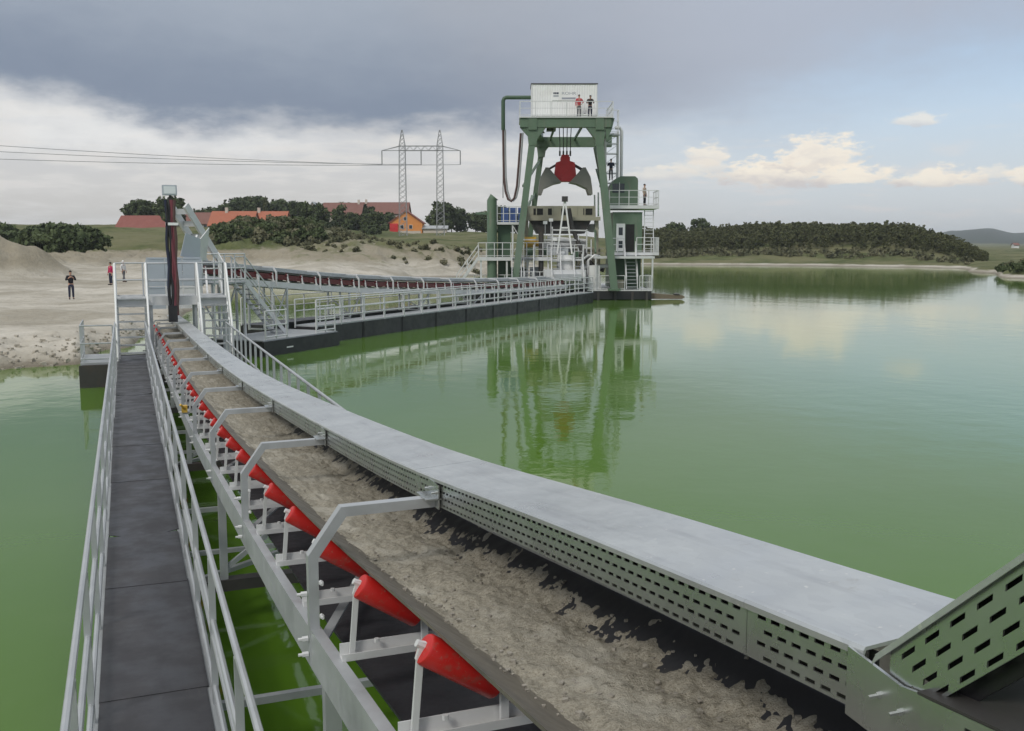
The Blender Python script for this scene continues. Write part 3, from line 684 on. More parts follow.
rw = thing('walkway', 'far-side walkway with a slatted railing sloping away behind the galvanised cover', 'walkway', (2.4, 18, FZ))
m = MB()
for tt in (2.10, 2.62): m.box(tt - .03, tt + .03, 4, 29.6, FZ - .16, FZ - .025)
m.build('deck_frame', galvd, rw)
for i in range(13): q = MB(); q.box(2.13, 2.59, 4 + i * 1.97, 5.95 + i * 1.97, FZ - .02, FZ); q.build('rubber_mat', floormat, rw)
railing(rw, [(2.64, 4, FZ), (2.64, 29.6, FZ)], 1.12, 1.0, (1.0, .52, .1), .024)
# floats that carry walkway and trestles
def float_thing(label, x0, x1, y0, y1, z1=.52):
    o = thing('pontoon_float', label, 'pontoon', ((x0+x1)/2, (y0+y1)/2, 0), group='black plastic pontoon floats')
    m = MB(); b = .07
    m.prism([(x0, -.28 + b), (x0 + b, -.28), (x1 - b, -.28), (x1, -.28 + b), (x1, z1 - b), (x1 - b, z1), (x0 + b, z1), (x0, z1 - b)], lambda a, c: (a, y0, c), lambda a, c: (a, y1, c))
    m.build('float_body', black, o)
    n = max(2, int((y1 - y0) / 1.5)); r = MB()
    for i in range(n + 1): y = y0 + (y1 - y0) * i / n; r.box(x0 - .02, x1 + .02, y - .04, y + .04, -.1, z1 + .015)
    r.build('band', darkst, o)
    return o
float_thing('black float under the near walkway, closest of the floats', -.30, .44, 5.5, 9.0, .38)
float_thing('black float under the middle of the near walkway', -.30, .44, 17.5, 21.0, .38)
fl = float_thing('black pontoon with a white mark and railing left of the walkway end', -1.35, 3.3, 31.2, 33.9, .64)
m = MB(); m.box(-1.25, -.95, 31.19, 31.198, .18, .22); m.build('white_mark', white, fl)
sp = thing('side_platform', 'small railed platform left of the walkway end above the black pontoon', 'platform', (-.85, 32.5, .7))
m = MB(); m.box(-1.33, -.36, 31.25, 33.8, .66, .72); m.build('deck', galvd, sp)
railing(sp, [(-.42, 31.3, .72), (-1.3, 31.3, .72), (-1.3, 33.75, .72)], 1.08, 1.1, (1.0, .52, .10))

# ================================================================== CROSSOVER BRIDGE, CHUTE, MAST
PZ = 2.52
br = thing('crossover_bridge', 'grey steel bridge with two short stairs crossing over the far end of the near conveyor', 'bridge', (1.3, 32.8, .7))
m = MB(); m.box(-.34, 2.98, 32.35, 33.5, PZ - .02, PZ + .02); m.build('platform', galvd, br)
m = MB(); m.box(-.34, 2.98, 32.28, 32.34, PZ - .22, PZ + .06); m.build('edge_beam', pale, br)
m = MB(); m.box(-.34, 2.98, 33.5, 33.56, PZ - .22, PZ + .06); m.build('edge_beam', pale, br)
for tt in (-.28, .70, 2.0, 2.92):
    for s in (32.42, 33.44): m = MB(); m.box(tt - .04, tt + .04, s - .04, s + .04, .6, PZ - .2); m.build('leg', galv, br)
for t0, t1, zb0 in ((-.30, .58, FZ), (2.06, 2.92, .75)):
    s0 = 30.75
    for tt in (t0, t1):
        m = MB(); m.bar((tt, s0, zb0 + .02), (tt, 32.35, PZ), .03, .20); m.build('stringer', white, br)
        m = MB(); rr = .03
        m.tube([(tt, s0 - .05, zb0), (tt, s0 - .02, zb0 + 1.0), (tt, 32.2, PZ + 1.0), (tt, 32.4, PZ + 1.05)], rr, 8); m.tube([(tt, 32.33, PZ - .1), (tt, 32.33, PZ + 1.05)], .045, 8); m.build('handrail', white, br)
    for i in range(8):
        f = (i + .5) / 8; y = s0 + (32.35 - s0) * f; z = zb0 + (PZ - zb0) * f + .1; m = MB(); m.box(t0 + .015, t1 - .015, y - .11, y + .11, z - .02, z + .015); m.build('tread', galvd, br)
railing(br, [(-.3, 33.45, PZ), (2.94, 33.45, PZ)], 1.05, .8, (1.0, .5))
railing(br, [(.62, 32.4, PZ), (2.02, 32.4, PZ)], 1.05, .7, (1.0, .5))
for tt in (-.3, 2.94): railing(br, [(tt, 32.4, PZ), (tt, 33.45, PZ)], 1.05, 1.0, (1.0, .5))
for t0, t1 in ((-.30, .58), (2.06, 2.92)):
    for i in range(4):
        y = 30.85 + i * .42; f = (y - 30.75) / 1.6; z = FZ + (PZ - FZ) * f
        for tt in (t0, t1): m = MB(); m.box(tt - .018, tt + .018, y - .018, y + .018, z, z + 1.0); m.build('post', pale, br)
for tt in (2.45, 2.92): m = MB(); m.bar((tt, 33.5, PZ - .1), (tt + .1, 35.4, 3.2), .06, .14); m.build('brace', pale, br)
railing(br, [(2.98, 33.5, PZ), (3.0, 35.6, PZ + .3)], 1.05, .5, (1.0, .55, .1), .022, pale)
mast = thing('hose_mast', 'dark upright mast wrapped in black and red hoses with a lamp on top', 'mast', (1.36, 32.12, 1.9))
m = MB(); m.box(1.30, 1.42, 32.05, 32.22, 1.95, 5.55); m.build('column', darkst, mast)
for dx, mm in ((-.12, black), (-.045, black), (.0, hosered), (.055, hosered), (.10, brown), (-.13, c_navy)):
    m = MB(); m.tube([(1.36 + dx + .02 * math.sin(k * 1.3 + dx * 40), 32.0 - .02 * math.cos(k * .9 + dx * 30), 2.0 + k * .29) for k in range(13)], .046, 8); m.build('hose', mm, mast)
m = MB(); m.box(1.18, 1.44, 31.93, 32.24, 1.80, 2.3); m.build('junction_box', black, mast)
m = MB(); m.box(1.20, 1.56, 31.94, 31.955, 4.72, 4.80); m.box(1.20, 1.26, 31.94, 32.24, 4.72, 4.80); m.build('clamp', white, mast)
lamp = thing('floodlight', 'boxy pale floodlight on top of the dark hose mast', 'floodlight', (1.36, 32.12, 5.55))
m = MB(); m.box(1.14, 1.56, 31.98, 32.3, 5.62, 5.92); m.build('housing', lblue, lamp)
m = MB(); m.box(1.18, 1.52, 31.965, 31.98, 5.66, 5.88); m.build('lens', cloudy, lamp)
m = MB(); m.box(1.33, 1.39, 32.1, 32.16, 5.54, 5.64); m.build('foot', darkst, lamp)
ch = thing('transfer_chute', 'pale grey sheet steel transfer chute over the tail of the near conveyor', 'chute', (1.5, 36, .8))
for i, (a, b) in enumerate(((.70, 1.24), (1.25, 1.80), (1.81, 2.40))):
    for j, (c, d) in enumerate(((2.0, 2.75), (2.76, 3.72))): m = MB(); m.box(a, b, 35.50, 35.53, c, d); m.box(a + .04, b - .04, 35.485, 35.5, d - .06, d - .02); m.build('panel', lblue if (i == 0 or j) else pale, ch)
for tt in (.68, 2.42): m = MB(); m.sheet((tt, 35.5, 2.0), (tt, 39.6, 2.0), (tt, 39.6, 3.3), (tt, 35.5, 3.72), .03); m.build('side_plate', lblue, ch)
for tt in (.66, 2.44):
    for s in (35.6, 39.5): m = MB(); m.box(tt - .05, tt + .05, s - .05, s + .05, .4, 2.0); m.build('leg', galv, ch)
m = MB(); m.sheet((1.8, 36.4, 3.75), (2.0, 36.4, 4.55), (2.5, 36.7, 4.35), (2.45, 36.7, 3.6), .03); m.build('deflector_plate', lblue, ch)
m = MB(); m.sheet((2.45, 36.7, 3.6), (2.5, 36.7, 4.35), (2.85, 37.2, 4.75), (2.7, 37.2, 3.6), .03); m.build('deflector_plate', pale, ch)
# yellow pull switch on the frame
ps = thing('pull_switch', 'small yellow pull-cord switch on the conveyor frame beside the railing', 'switch', (.74, 15.3, 1.66))
m = MB(); m.box(.69, .77, 15.25, 15.36, 1.66, 1.76); m.build('switch_box', yellow, ps); m = MB(); m.tube([(.73, 15.25, 1.72), (.67, 15.2, 1.79)], .018, 8); m.build('lever', yellow, ps)
m = MB(); m.box(.70, .80, 15.28, 15.33, 1.63, 1.665); m.build('bracket', galv, ps)

# ================================================================== FAR FLOATING CONVEYOR
Q0 = Vector((7.45, 41.87, 0)); U2 = Vector((.715, .699, 0)).normalized(); N2 = Vector((-U2.y, U2.x, 0))
def q2(u, n, z=0.0): return Q0 + U2 * u + N2 * n + Vector((0, 0, z))
A2 = math.atan2(U2.y, U2.x)
LEN2 = 34.0
pw = thing('floating_walkway', 'long black pontoon walkway with pale railings leading out to the dredger', 'walkway', tuple(Q0), A2, world=False)   # local: x along, y back
def lbox(m, a, b, c, d, e, f): return m.box(a, b, c, d, e, f)
for i in range(10):
    m = MB(); a = i * 3.4 + .02; m.box(a, a + 3.36, 0, 1.25, -.3, .70); m.box(a + .1, a + .16, -.02, .0, -.3, .72); m.build('float_body', black, pw)
    m = MB(); m.box(a, a + 3.36, 2.9, 4.1, -.3, .70); m.build('float_body', black, pw)
    m = MB(); m.box(a, a + 3.36, .02, 1.2, .71, .77); m.build('deck', galvd, pw)
railing(pw, [(0, .05, .77), (LEN2, .05, .77)], 1.08, 1.75, (1.0, .62, .32), .028, pale, post_w=.07)
railing(pw, [(0, 1.15, .77), (LEN2, 1.15, .77)], 1.08, 1.75, (1.0, .55), .026, pale, post_w=.05)
railing(pw, [(0, 4.0, .77), (LEN2, 4.0, .77)], 1.08, 2.2, (1.0, .55), .026, pale, post_w=.05)
sb = thing('pontoon_float', 'squat black pontoon block with white mark at near end of floating walkway', 'pontoon', tuple(Q0), A2, group='black plastic pontoon floats', world=False)
m = MB(); m.box(-4.95, -.05, -1.12, 1.6, -.3, .55); m.build('float_body', black, sb); m = MB(); m.box(-3.6, -3.2, -1.13, -1.121, .22, .27); m.build('white_mark', white, sb)
m = MB(); m.box(-4.9, -.1, -1.05, 1.5, .555, .60); m.build('deck', galvd, sb)
hr = thing('platform_railing', 'short pale railing on the squat black pontoon block', 'railing', tuple(Q0), A2, world=False)
railing(hr, [(-4.7, -1.0, .60), (-3.4, -1.0, .60)], 1.08, .65, (1.0, .5, .1), .028, pale); railing(hr, [(-1.5, -1.0, .60), (-.2, -1.0, .60)], 1.08, .65, (1.0, .5, .1), .028, pale)
c2 = thing('belt_conveyor', 'second conveyor with dark red rollers rising from the dredger above the floating walkway', 'conveyor', tuple(Q0), A2, world=False)
CZ = herm([-7, -2.5, 5, 12, 19, 27, 33], [3.15, 2.76, 2.16, 1.80, 1.52, 1.36, 1.32])      # top of the stringers
YC = 2.0
def sweep2(mb, prof, u0, u1, step):
    us = list(np.arange(u0, u1, step)) + [u1]; n = len(prof); vs = []; fs = []
    for u in us: vs += [(u, a, CZ(u) + b) for a, b in prof]
    for i in range(len(us) - 1):
        for k in range(n): k2 = (k+1) % n; fs.append((i*n+k, (i+1)*n+k, (i+1)*n+k2, i*n+k2))
    fs.append(tuple(range(n))); fs.append(tuple((len(us)-1)*n+k for k in range(n))[::-1]); return mb.add(vs, fs)
m = MB(); sweep2(m, [(YC-.45, .36), (YC-.2, .20), (YC+.2, .20), (YC+.45, .36), (YC+.45, .375), (YC+.2, .22), (YC-.2, .22), (YC-.45, .375)], -6.4, 32, 1.0)
b2 = m.build('belt', rubber, c2); at = b2.data.attributes.new('dust', 'FLOAT', 'POINT'); at.data.foreach_set('value', [.5] * len(b2.data.vertices))
for y in (YC - .6, YC + .6): m = MB(); sweep2(m, [(y-.03, -.24), (y+.03, -.24), (y+.03, 0), (y-.03, 0)], -6.6, 32.4, 1.0); m.build('stringer', pale, c2)
m = MB(); sweep2(m, [(YC+.05, .62), (YC+.55, .66), (YC+.55, .40), (YC+.56, .40), (YC+.56, .67), (YC+.05, .63)], -4.5, 31, 1.0); m.build('cover_sheet', sheet, c2)
m = MB(); sweep2(m, [(YC+.05, .47), (YC+.054, .47), (YC+.054, .62), (YC+.05, .62)], -4.5, 31, 1.0); m.build('guard_plate', galv, c2)
i0 = None
for k in range(40):
    u = -6 + k * 1.0
    if u > 31.5: break
    if i0 is None:
        m = MB(); m.box(-.03, .03, YC-.62, YC+.62, .0, .05); m.bar((0, YC-.55, .04), (0, YC-.5, .36), .03, .06); m.bar((0, YC+.55, .04), (0, YC+.5, .36), .03, .06)
        i0 = m.build('idler_frame', pale, c2); i0.location = (u, 0, CZ(u)); rr = []
        for p, q in (((0, YC-.50, .34), (0, YC-.22, .15)), ((0, YC-.2, .14), (0, YC+.2, .14)), ((0, YC+.22, .15), (0, YC+.5, .34))):
            m = MB(); m.tube([p, q], .065, 10); rr.append(m.build('roller', maroon, i0))
    else:
        o = share(i0, 'idler_frame', c2, (u, 0, CZ(u)))
        for r_ in rr: share(r_, 'roller', o, (0, 0, 0))
m = MB(); sweep2(m, [(YC-.42, .06), (YC+.42, .06), (YC+.42, .08), (YC-.42, .08)], -6, 32, 1.0); bb = m.build('return_belt', rubber, c2); at = bb.data.attributes.new('dust', 'FLOAT', 'POINT'); at.data.foreach_set('value', [.1] * len(bb.data.vertices))
m = MB(); sweep2(m, [(YC-.47, .10), (YC-.44, .10), (YC-.44, .32), (YC-.47, .32)], -6, 32, 1.0); m.build('skirt_strip', maroon, c2)
for k in range(12):
    u = -4.0 + k * 3.09; z = CZ(u); m = MB(); L = [(-.64, -.2), (-.64, .38), (-.48, .60), (.06, .62)]
    for (a, b), (c, d) in zip(L[:-1], L[1:]): m.bar((u, YC + a, z + b), (u, YC + c, z + d), .06, .05, up=(1, 0, 0))
    m.build('arch_frame', pale, c2)
for u in (-4.4, -1.2, 4.5, 11, 17.5, 24, 30):
    m = MB(); zt = CZ(u) - .24; zb_ = .60 if u < 0 else .72
    for du in (0, 1.0):
        for y in (YC - .6, YC + .6): m.box(u + du - .04, u + du + .04, y - .04, y + .04, zb_, zt - du * .03)
    m.bar((u, YC-.6, zb_ + .1), (u + 1, YC-.6, zt - .1), .05, .05); m.bar((u, YC-.6, zb_ + .05), (u, YC+.6, zb_ + .05), .06, .06); m.bar((u, YC-.6, zb_ + .2), (u, YC+.6, zt - .15), .05, .05); m.bar((u + 1, YC-.6, zb_ + .6), (u, YC-.6, zb_ + .6), .05, .05)
    m.bar((u + 1, YC-.6, zb_ + .2), (u + 1, YC+.6, zb_ + .2), .05, .05); m.build('support_frame', galv, c2)
m = MB(); m.tube([(-6.4, YC - .5, CZ(-6.4) + .16), (-6.4, YC + .5, CZ(-6.4) + .16)], .2, 16); m.build('head_drum', darkst, c2)
for y in (YC - .35, YC + .35):
    m = MB(); m.bar((-5.75, y, 5.6), (-4.15, y, 3.7), .10, .26); m.bar((-4.15, y, 3.7), (-3.5, y, 2.9), .08, .2); m.build('stay_beam', pale, c2)
m = MB()
for f in (.12, .35, .6, .85): m.bar((-5.75 + 1.6*f, YC-.35, 5.6 - 1.9*f), (-5.75 + 1.6*f, YC+.35, 5.6 - 1.9*f), .06, .2)
m.bar((-5.2, YC-.36, 4.5), (-5.9, YC-.5, 3.2), .08, .08); m.build('cross_tie', galv, c2)
st2 = thing('access_stair', 'steep pale stair coming down from the second conveyor to the black pontoon block', 'stair', tuple(Q0), A2, world=False)
for y in (.35, 1.0):
    m = MB(); m.bar((-4.1, y, 2.75), (-1.7, y, .60), .03, .18); m.build('stringer', pale, st2)
    m = MB(); m.tube([(-4.7, y, 3.7), (-4.1, y, 3.7), (-1.7, y, 1.6), (-1.7, y, .6)], .026, 8); m.tube([(-4.1, y, 3.2), (-1.7, y, 1.1)], .02, 8); m.build('handrail', pale, st2)
    for f in (.0, .33, .66): m = MB(); m.box(-4.12 + 2.4*f, -4.07 + 2.4*f, y - .025, y + .025, 2.75 - 2.15*f, 3.7 - 2.1*f); m.build('post', pale, st2)
for i in range(10): f = (i + .5) / 10; m = MB(); m.box(-4.1 + 2.4*f - .12, -4.1 + 2.4*f + .1, .37, .98, 2.75 - 2.15*f, 2.79 - 2.15*f); m.build('tread', galvd, st2)
m = MB(); m.box(-6.0, -4.1, .3, 1.35, 2.70, 2.76); m.build('landing', galvd, st2)
railing(st2, [(-6.0, 1.32, 2.76), (-6.0, .32, 2.76), (-4.15, .32, 2.76)], 1.05, .6, (1.0, .5, .1), .024, pale)
for x in (-5.9, -4.2): m = MB(); m.box(x - .04, x + .04, .32, .40, .5 if x > -5 else .1, 2.7); m.build('leg', pale, st2)
# ================================================================== DREDGER
DX, DY = 5.6, 76.5
DO = cw(DX, DY, 0)
def d2w(x, y, z): return cw(DX + x, DY + y, z)
def xz(px, py, y=0.0):               # local x, z of a frame column/row on the plane y behind the front
    k = (DY + y) / FPX; return ((px - 512) * k - DX, EYE + (246 - py) * k)
def dthing(name, label, cat, x, y, z, group=None): return thing(name, label, cat, tuple(d2w(x, y, z)), -AZ, group, world=False)
dr = dthing('dredger', 'green floating grab dredger with splayed gantry legs, decks, cabins and stairs', 'dredger', 0, 0, 0)
def dbox(name, m_, *b, parent=None): m = MB(); m.box(*b); return m.build(name, m_, parent or dr)
def dbar(name, m_, p, q, w, h=None, parent=None): m = MB(); m.bar(p, q, w, h); return m.build(name, m_, parent or dr)
def drail(x0, x1, y0, y1, z, h=1.1, step=1.2, m_=None, parent=None, sides=None):
    """one light railing as a part: rails and posts along given corner points"""
    pts = sides or [(x0, y0), (x1, y0), (x1, y1)]; par = parent or dr
    g = MB(); first = True
    for (a, b), (c, d) in zip(pts[:-1], pts[1:]):
        for f in (1.0, .55, .1): g.bar((a, b, z + h * f), (c, d, z + h * f), .05 if f == 1 else .04)
    r = g.build('railing', m_ or pale, par); sh = None
    for (a, b), (c, d) in zip(pts[:-1], pts[1:]):
        L = math.hypot(c - a, d - b); n = max(1, round(L / step))
        for i in range(n + (1 if (c, d) == pts[-1] else 0)):
            f = i / n
            if sh is None:
                q = MB(); q.box(-.03, .03, -.03, .03, 0, h); sh = q.build('post', m_ or pale, r); sh.location = (a + (c-a)*f, b + (d-b)*f, z)
            else: share(sh, 'post', r, (a + (c-a)*f, b + (d-b)*f, z))
    return r
def dstair(x0, z0, x1, z1, y, w=.8, n=9, along='x', m_=None):
    """flight from (x0,z0) to (x1,z1); along x, or towards the viewer when along == 'y' (x0,x1 are then y)"""
    P = (lambda u, o, z: (u, y + o, z)) if along == 'x' else (lambda u, o, z: (y + o, u, z))
    root = MB()
    for o in (0, w): root.bar(P(x0, o, z0), P(x1, o, z1), .05, .2)
    st = root.build('stair', m_ or pale, dr)
    g = MB()
    for o in (0, w):
        for f in (1.0, .55): g.bar(P(x0, o, z0 + f), P(x1, o, z1 + f), .045)
        for t_ in (0, .5, 1): g.bar(P(x0 + (x1-x0)*t_, o, z0 + (z1-z0)*t_), P(x0 + (x1-x0)*t_, o, z0 + (z1-z0)*t_ + 1), .045)
    g.build('handrail', m_ or pale, st)
    q = MB(); a = .12
    if along == 'x': q.box(-a, a, .03, w - .03, -.025, .025)
    else: q.box(.03, w - .03, -a, a, -.025, .025)
    sh = None
    for i in range(n):
        f = (i + .5) / n; loc = P(x0 + (x1-x0)*f, 0, z0 + (z1-z0)*f + .06)
        if sh is None: sh = q.build('tread', galvd, st); sh.location = loc
        else: share(sh, 'tread', st, loc)
# hulls
for a, b, y0, y1 in ((.2, 5.05, -.4, 13), (-9.4, -5.4, 1.5, 13), (-5.4, .2, 9.5, 13)):
    m = MB(); m.prism([(y0, .06), (y0 + .25, -.4), (y1, -.4), (y1, .68), (y0, .68)], lambda y, z: (a, y, z), lambda y, z: (b, y, z)); m.build('hull', black, dr)
dbox('deck', pale, .15, 5.1, -.45, 13, .69, .76); dbox('deck', galvd, -9.45, -5.35, 1.45, 13, .69, .76); dbox('deck', galvd, -5.35, .15, 9.45, 13, .69, .76)
for a in (.9, 2.2, 3.5, 4.6): dbox('fender', darkst, a, a + .18, -.52, -.41, -.1, .6)
# gantry: four splayed legs
LEGS = [((-4.05, 0, 12.1), (-5.45, -.9, .76), .50), ((.98, 0, 12.1), (2.15, -.9, .76), .55), ((-3.1, 9.6, 12.1), (-4.6, 10.6, .76), .45), ((1.95, 9.6, 12.1), (3.1, 10.6, .76), .45)]
for p, q, w in LEGS:
    m = MB(); m.bar(p, q, w, w * .8); leg = m.build('gantry_leg', green, dr)
    m = MB(); m.box(q[0]-.45, q[0]+.45, q[1]-.45, q[1]+.45, .765, .9); m.build('foot_plate', green, leg)
# rear-leaning struts of the left pair and right pair
for sgn, fx, bx_ in ((1, -4.5, -3.2), (1, 1.35, 2.2)):
    dbar('side_brace', green, (fx - .25, .0, 8.6), (bx_ + .0, 9.6, 11.4), .16); dbar('side_brace', green, (fx - .4, -.2, 6.4), (bx_ - .4, 10, 8.6), .13); dbar('side_brace', green, (fx - .6, -.3, 3.6), (bx_ - .7, 10.2, 8.4), .13)
def knee(x, y, s, w=.55):             # haunched corner under the beams
    m = MB(); m.prism([(x - .45*s, 12.95), (x + 1.0*s, 12.95), (x + .35*s, 12.1), (x + .28*s, 11.6), (x - .28*s, 11.6)][::s], lambda a, c: (a, y - w/2, c), lambda a, c: (a, y + w/2, c)); m.build('haunch', green, dr)
knee(-4.05, 0, 1); knee(.98, 0, -1); knee(-3.1, 9.6, 1, .45); knee(1.95, 9.6, -1, .45)
dbox('front_girder', green, -5.0, 1.85, -.33, .33, 12.95, 13.62); dbox('rear_girder', green, -4.1, 2.85, 9.3, 9.9, 12.45, 13.25)
for x0, x1, in ((-4.05, -3.1), (.98, 1.95)):
    m = MB(); m.sheet((x0 - .28, .33, 12.98), (x0 + .28, .33, 12.98), (x1 + .28, 9.3, 12.98), (x1 - .28, 9.3, 12.98), .05); m.sheet((x0 - .28, .33, 13.58), (x0 + .28, .33, 13.58), (x1 + .28, 9.3, 13.58), (x1 - .28, 9.3, 13.58), .05); m.sheet((x0, .33, 13.0), (x1, 9.3, 13.0), (x1, 9.3, 13.56), (x0, .33, 13.56), .3); m.build('side_girder', green, dr)
for x in (-4.05, .98): dbox('stiffener', green, x - .32, x + .32, -.40, -.335, 12.75, 13.66)
m = MB(); m.prism([(-5.0, 13.62), (-5.0, 12.95), (-4.4, 12.3), (-4.4, 12.95)], lambda a, c: (a, -.2, c), lambda a, c: (a, .2, c)); m.build('cantilever_bracket', green, dr)
m = MB(); m.prism([(1.85, 13.62), (1.4, 12.95), (1.5, 11.9), (1.9, 12.8), (2.1, 13.62)], lambda a, c: (a, -.2, c), lambda a, c: (a, .2, c)); m.build('cantilever_bracket', green, dr)
dbox('top_deck', pale, -5.05, 2.0, -.45, 4.2, 13.63, 13.72); dbox('top_deck', galvd, -4.1, -3.2, 4.2, 10, 13.63, 13.70)
for x in (-2.35, -.3): dbox('trolley_beam', dgreen, x - .06, x + .06, .35, 9.28, 12.98, 13.2)
dbox('sheave_block', darkst, -2.9, -2.2, 2.2, 3.2, 13.0, 13.2)
drail(0, 0, 0, 0, 13.72, 1.1, 1.15, sides=[(-5.0, 3.9), (-5.0, -.4), (1.95, -.4), (1.95, 3.9)])
# container on the top deck
mh = dthing('machine_house', 'white ribbed container with a dark roof edge on top of the gantry', 'container', -1.6, 2.6, 13.72)
m = MB(); m.box(-2.52, 2.52, -1.2, 1.25, .26, 2.62); m.build('body', white, mh)
rib0 = None
for k in range(27):
    x = -2.45 + k * .188
    if rib0 is None: m = MB(); m.prism([(-.05, 0), (-.03, -.035), (.03, -.035), (.05, 0)], lambda a, b: (a, b - 1.2, .30), lambda a, b: (a, b - 1.2, 2.58)); rib0 = m.build('rib', white, mh); rib0.location = (x, 0, 0)
    else: share(rib0, 'rib', mh, (x, 0, 0))
m = MB(); m.box(-2.56, 2.56, -1.26, 1.3, 2.62, 2.70); m.build('roof_edge', darkst, mh)
m = MB(); m.box(-2.5, 2.5, -1.1, 1.2, 0, .26); m.build('skid', dgreen, mh)
for x in (-2.5, 2.46): m = MB(); m.box(x, x + .05, -1.255, -1.2, .26, 2.62); m.build('corner_post', pale, mh)
sg = MB(); sg.box(-.92, .95, -1.262, -1.242, 1.42, 2.12); sgn = sg.build('sign', white, mh)
ink = mat('sign_ink', (0.05, 0.06, 0.09), 0.6)
ink2 = mat('sign_grey_ink', (0.30, 0.32, 0.36), 0.6)
def lettering(txt, size, x, z, m_, parent, y, sx=1.0):
    c = bpy.data.curves.new('lettering', 'FONT'); c.body = txt; c.size = size; c.extrude = .002
    o = bpy.data.objects.new('lettering_source', c); COL.objects.link(o); bpy.context.view_layer.update()
    me = bpy.data.meshes.new_from_object(o.evaluated_get(bpy.context.evaluated_depsgraph_get())); bpy.data.objects.remove(o)
    me.transform(Matrix.Translation((x, y, z)) @ Matrix.Rotation(PI/2, 4, 'X') @ Matrix.Diagonal((sx, 1, 1, 1))); me.materials.clear(); me.materials.append(m_)
    r = bpy.data.objects.new('lettering', me); COL.objects.link(r); r.parent = parent; return r
lettering('ROHR', .30, -.22, 1.84, ink2, sgn, -1.266, 1.35)
for x, z, w, h, mm in ((-.84, 1.88, .10, .14, ink), (-.72, 1.88, .10, .14, ink), (-.60, 1.88, .16, .14, ink), (-.84, 1.70, .40, .10, ink2), (-.20, 1.50, 1.06, .14, ink2)):
    m = MB(); m.box(x, x + w, -1.268, -1.263, z, z + h); m.build('logo_block', mm, sgn)
# exhaust pipe and hanging hose
m = MB(); m.tube([(-4.15, 2.0, 15.45), (-6.05, 2.0, 15.45), (-6.2, 2.0, 15.38), (-6.28, 2.0, 15.2), (-6.28, 2.0, 13.0)], .15, 10); m.build('overhead_pipe', dgreen, dr)
hh = dthing('hanging_hose', 'long grey and red hose hanging in a loop left of the gantry', 'hose', -6.28, 2.0, 13.0)
pts = [(0, 0, 0), (.02, 0, -2), (.05, 0, -3.6), (.18, -.05, -4.7), (.38, -.1, -5.3), (.62, -.15, -5.45), (.86, -.2, -5.2), (1.06, -.3, -4.3), (1.2, -.4, -2.6), (1.32, -.5, -.9), (1.36, -.55, -.3)]
m = MB(); m.tube(pts, .09, 8); m.build('hose', brown, hh); m = MB(); m.tube([(a + .16, b, c + .03) for a, b, c in pts], .06, 8); m.build('hose', galvd, hh)
# grab
gb = dthing('clamshell_grab', 'red headed clamshell grab hanging open from ropes under the gantry', 'grab', -1.35, 4.6, 9.2)
gx, gz = 0, 0
m = MB(); m.prism([(-.88, .45), (-.74, 1.5), (-.36, 1.62), (-.36, 1.95), (.36, 1.95), (.36, 1.62), (.74, 1.5), (.88, .45), (.45, .02), (-.45, .02)], lambda a, c: (a, -.6, c), lambda a, c: (a, .6, c)); m.build('head', redp, gb)
m = MB(); m.prism([(-.52, 1.2), (-.5, 1.5), (.5, 1.5), (.52, 1.2)], lambda a, c: (a, -.64, c), lambda a, c: (a, -.6, c)); m.box(-.6, .6, -.63, -.6, .35, .42); m.box(-.3, .3, -.4, .4, 1.95, 2.12); m.build('head_rib', redp, gb)
for s_ in (-1, 1):
    prof = [(.32, -.06), (.80, .42), (1.30, 1.02), (1.62, 1.02), (1.98, .35), (2.12, -.50), (2.16, -1.02), (1.88, -1.02), (1.72, -.55), (.9, -.18)]
    m = MB(); pr = [(a * s_, c) for a, c in prof][::s_]; m.prism(pr, lambda a, c: (a, -1.0, c), lambda a, c: (a, 1.0, c)); sh_ = m.build('shell', shell, gb)
    for y in (-1.03, 1.0):
        m = MB(); m.prism([(a * s_, c) for a, c in ((.5, .1), (1.36, 1.08), (1.6, 1.08), (1.72, .75), (.8, -.08))][::s_], lambda a, c, y=y: (a, y, c), lambda a, c, y=y: (a, y + .03, c)); m.build('cheek_plate', shell, sh_)
    m = MB(); m.bar((.45 * s_, -.5, 1.5), (1.42 * s_, -.5, .95), .12); m.bar((.45 * s_, .5, 1.5), (1.42 * s_, .5, .95), .12); m.build('arm', darkst, sh_)
for dx in (-.42, -.14, .14, .42): m = MB(); m.tube([(dx, 0, 2.1), (dx, 0, 3.1), (dx * 1.15, 0, 4.4)], .035, 6); m.tube([(dx, 0, 2.05), (dx, 0, 2.45)], .07, 8); m.build('rope', darkst, gb)
# ladder tower right of the gantry
lt = MB(); X0, X1, Y0, Y1 = 1.95, 2.95, 5.0, 6.0
for x in (X0, X1):
    for y in (Y0, Y1): lt.bar((x, y, 7.2), (x, y, 13.2), .10)
tw = lt.build('ladder_tower', pale, dr)
for k in range(8):
    z = 7.6 + k * .78; m = MB()
    m.bar((X0, Y0, z), (X1, Y0, z), .06); m.bar((X0, Y1, z), (X1, Y1, z), .06); m.bar((X0, Y0, z), (X1, Y0, z + .7), .035); m.bar((X1, Y0, z), (X1, Y1, z), .05); m.build('brace', pale, tw)
m = MB(); m.tube([(3.25, 5.4, 7.2), (3.25, 5.4, 13.3), (3.1, 5.4, 13.55), (2.7, 5.4, 13.55)], .13, 8); m.build('riser_pipe', pale, dr)
dbox('platform', galvd, X0 - .1, X1 + .1, Y0 - .1, Y1 + .1, 12.9, 13.0); drail(0, 0, 0, 0, 13.0, 1.9, 1.0, sides=[(X0, Y0), (X1, Y0), (X1, Y1)])
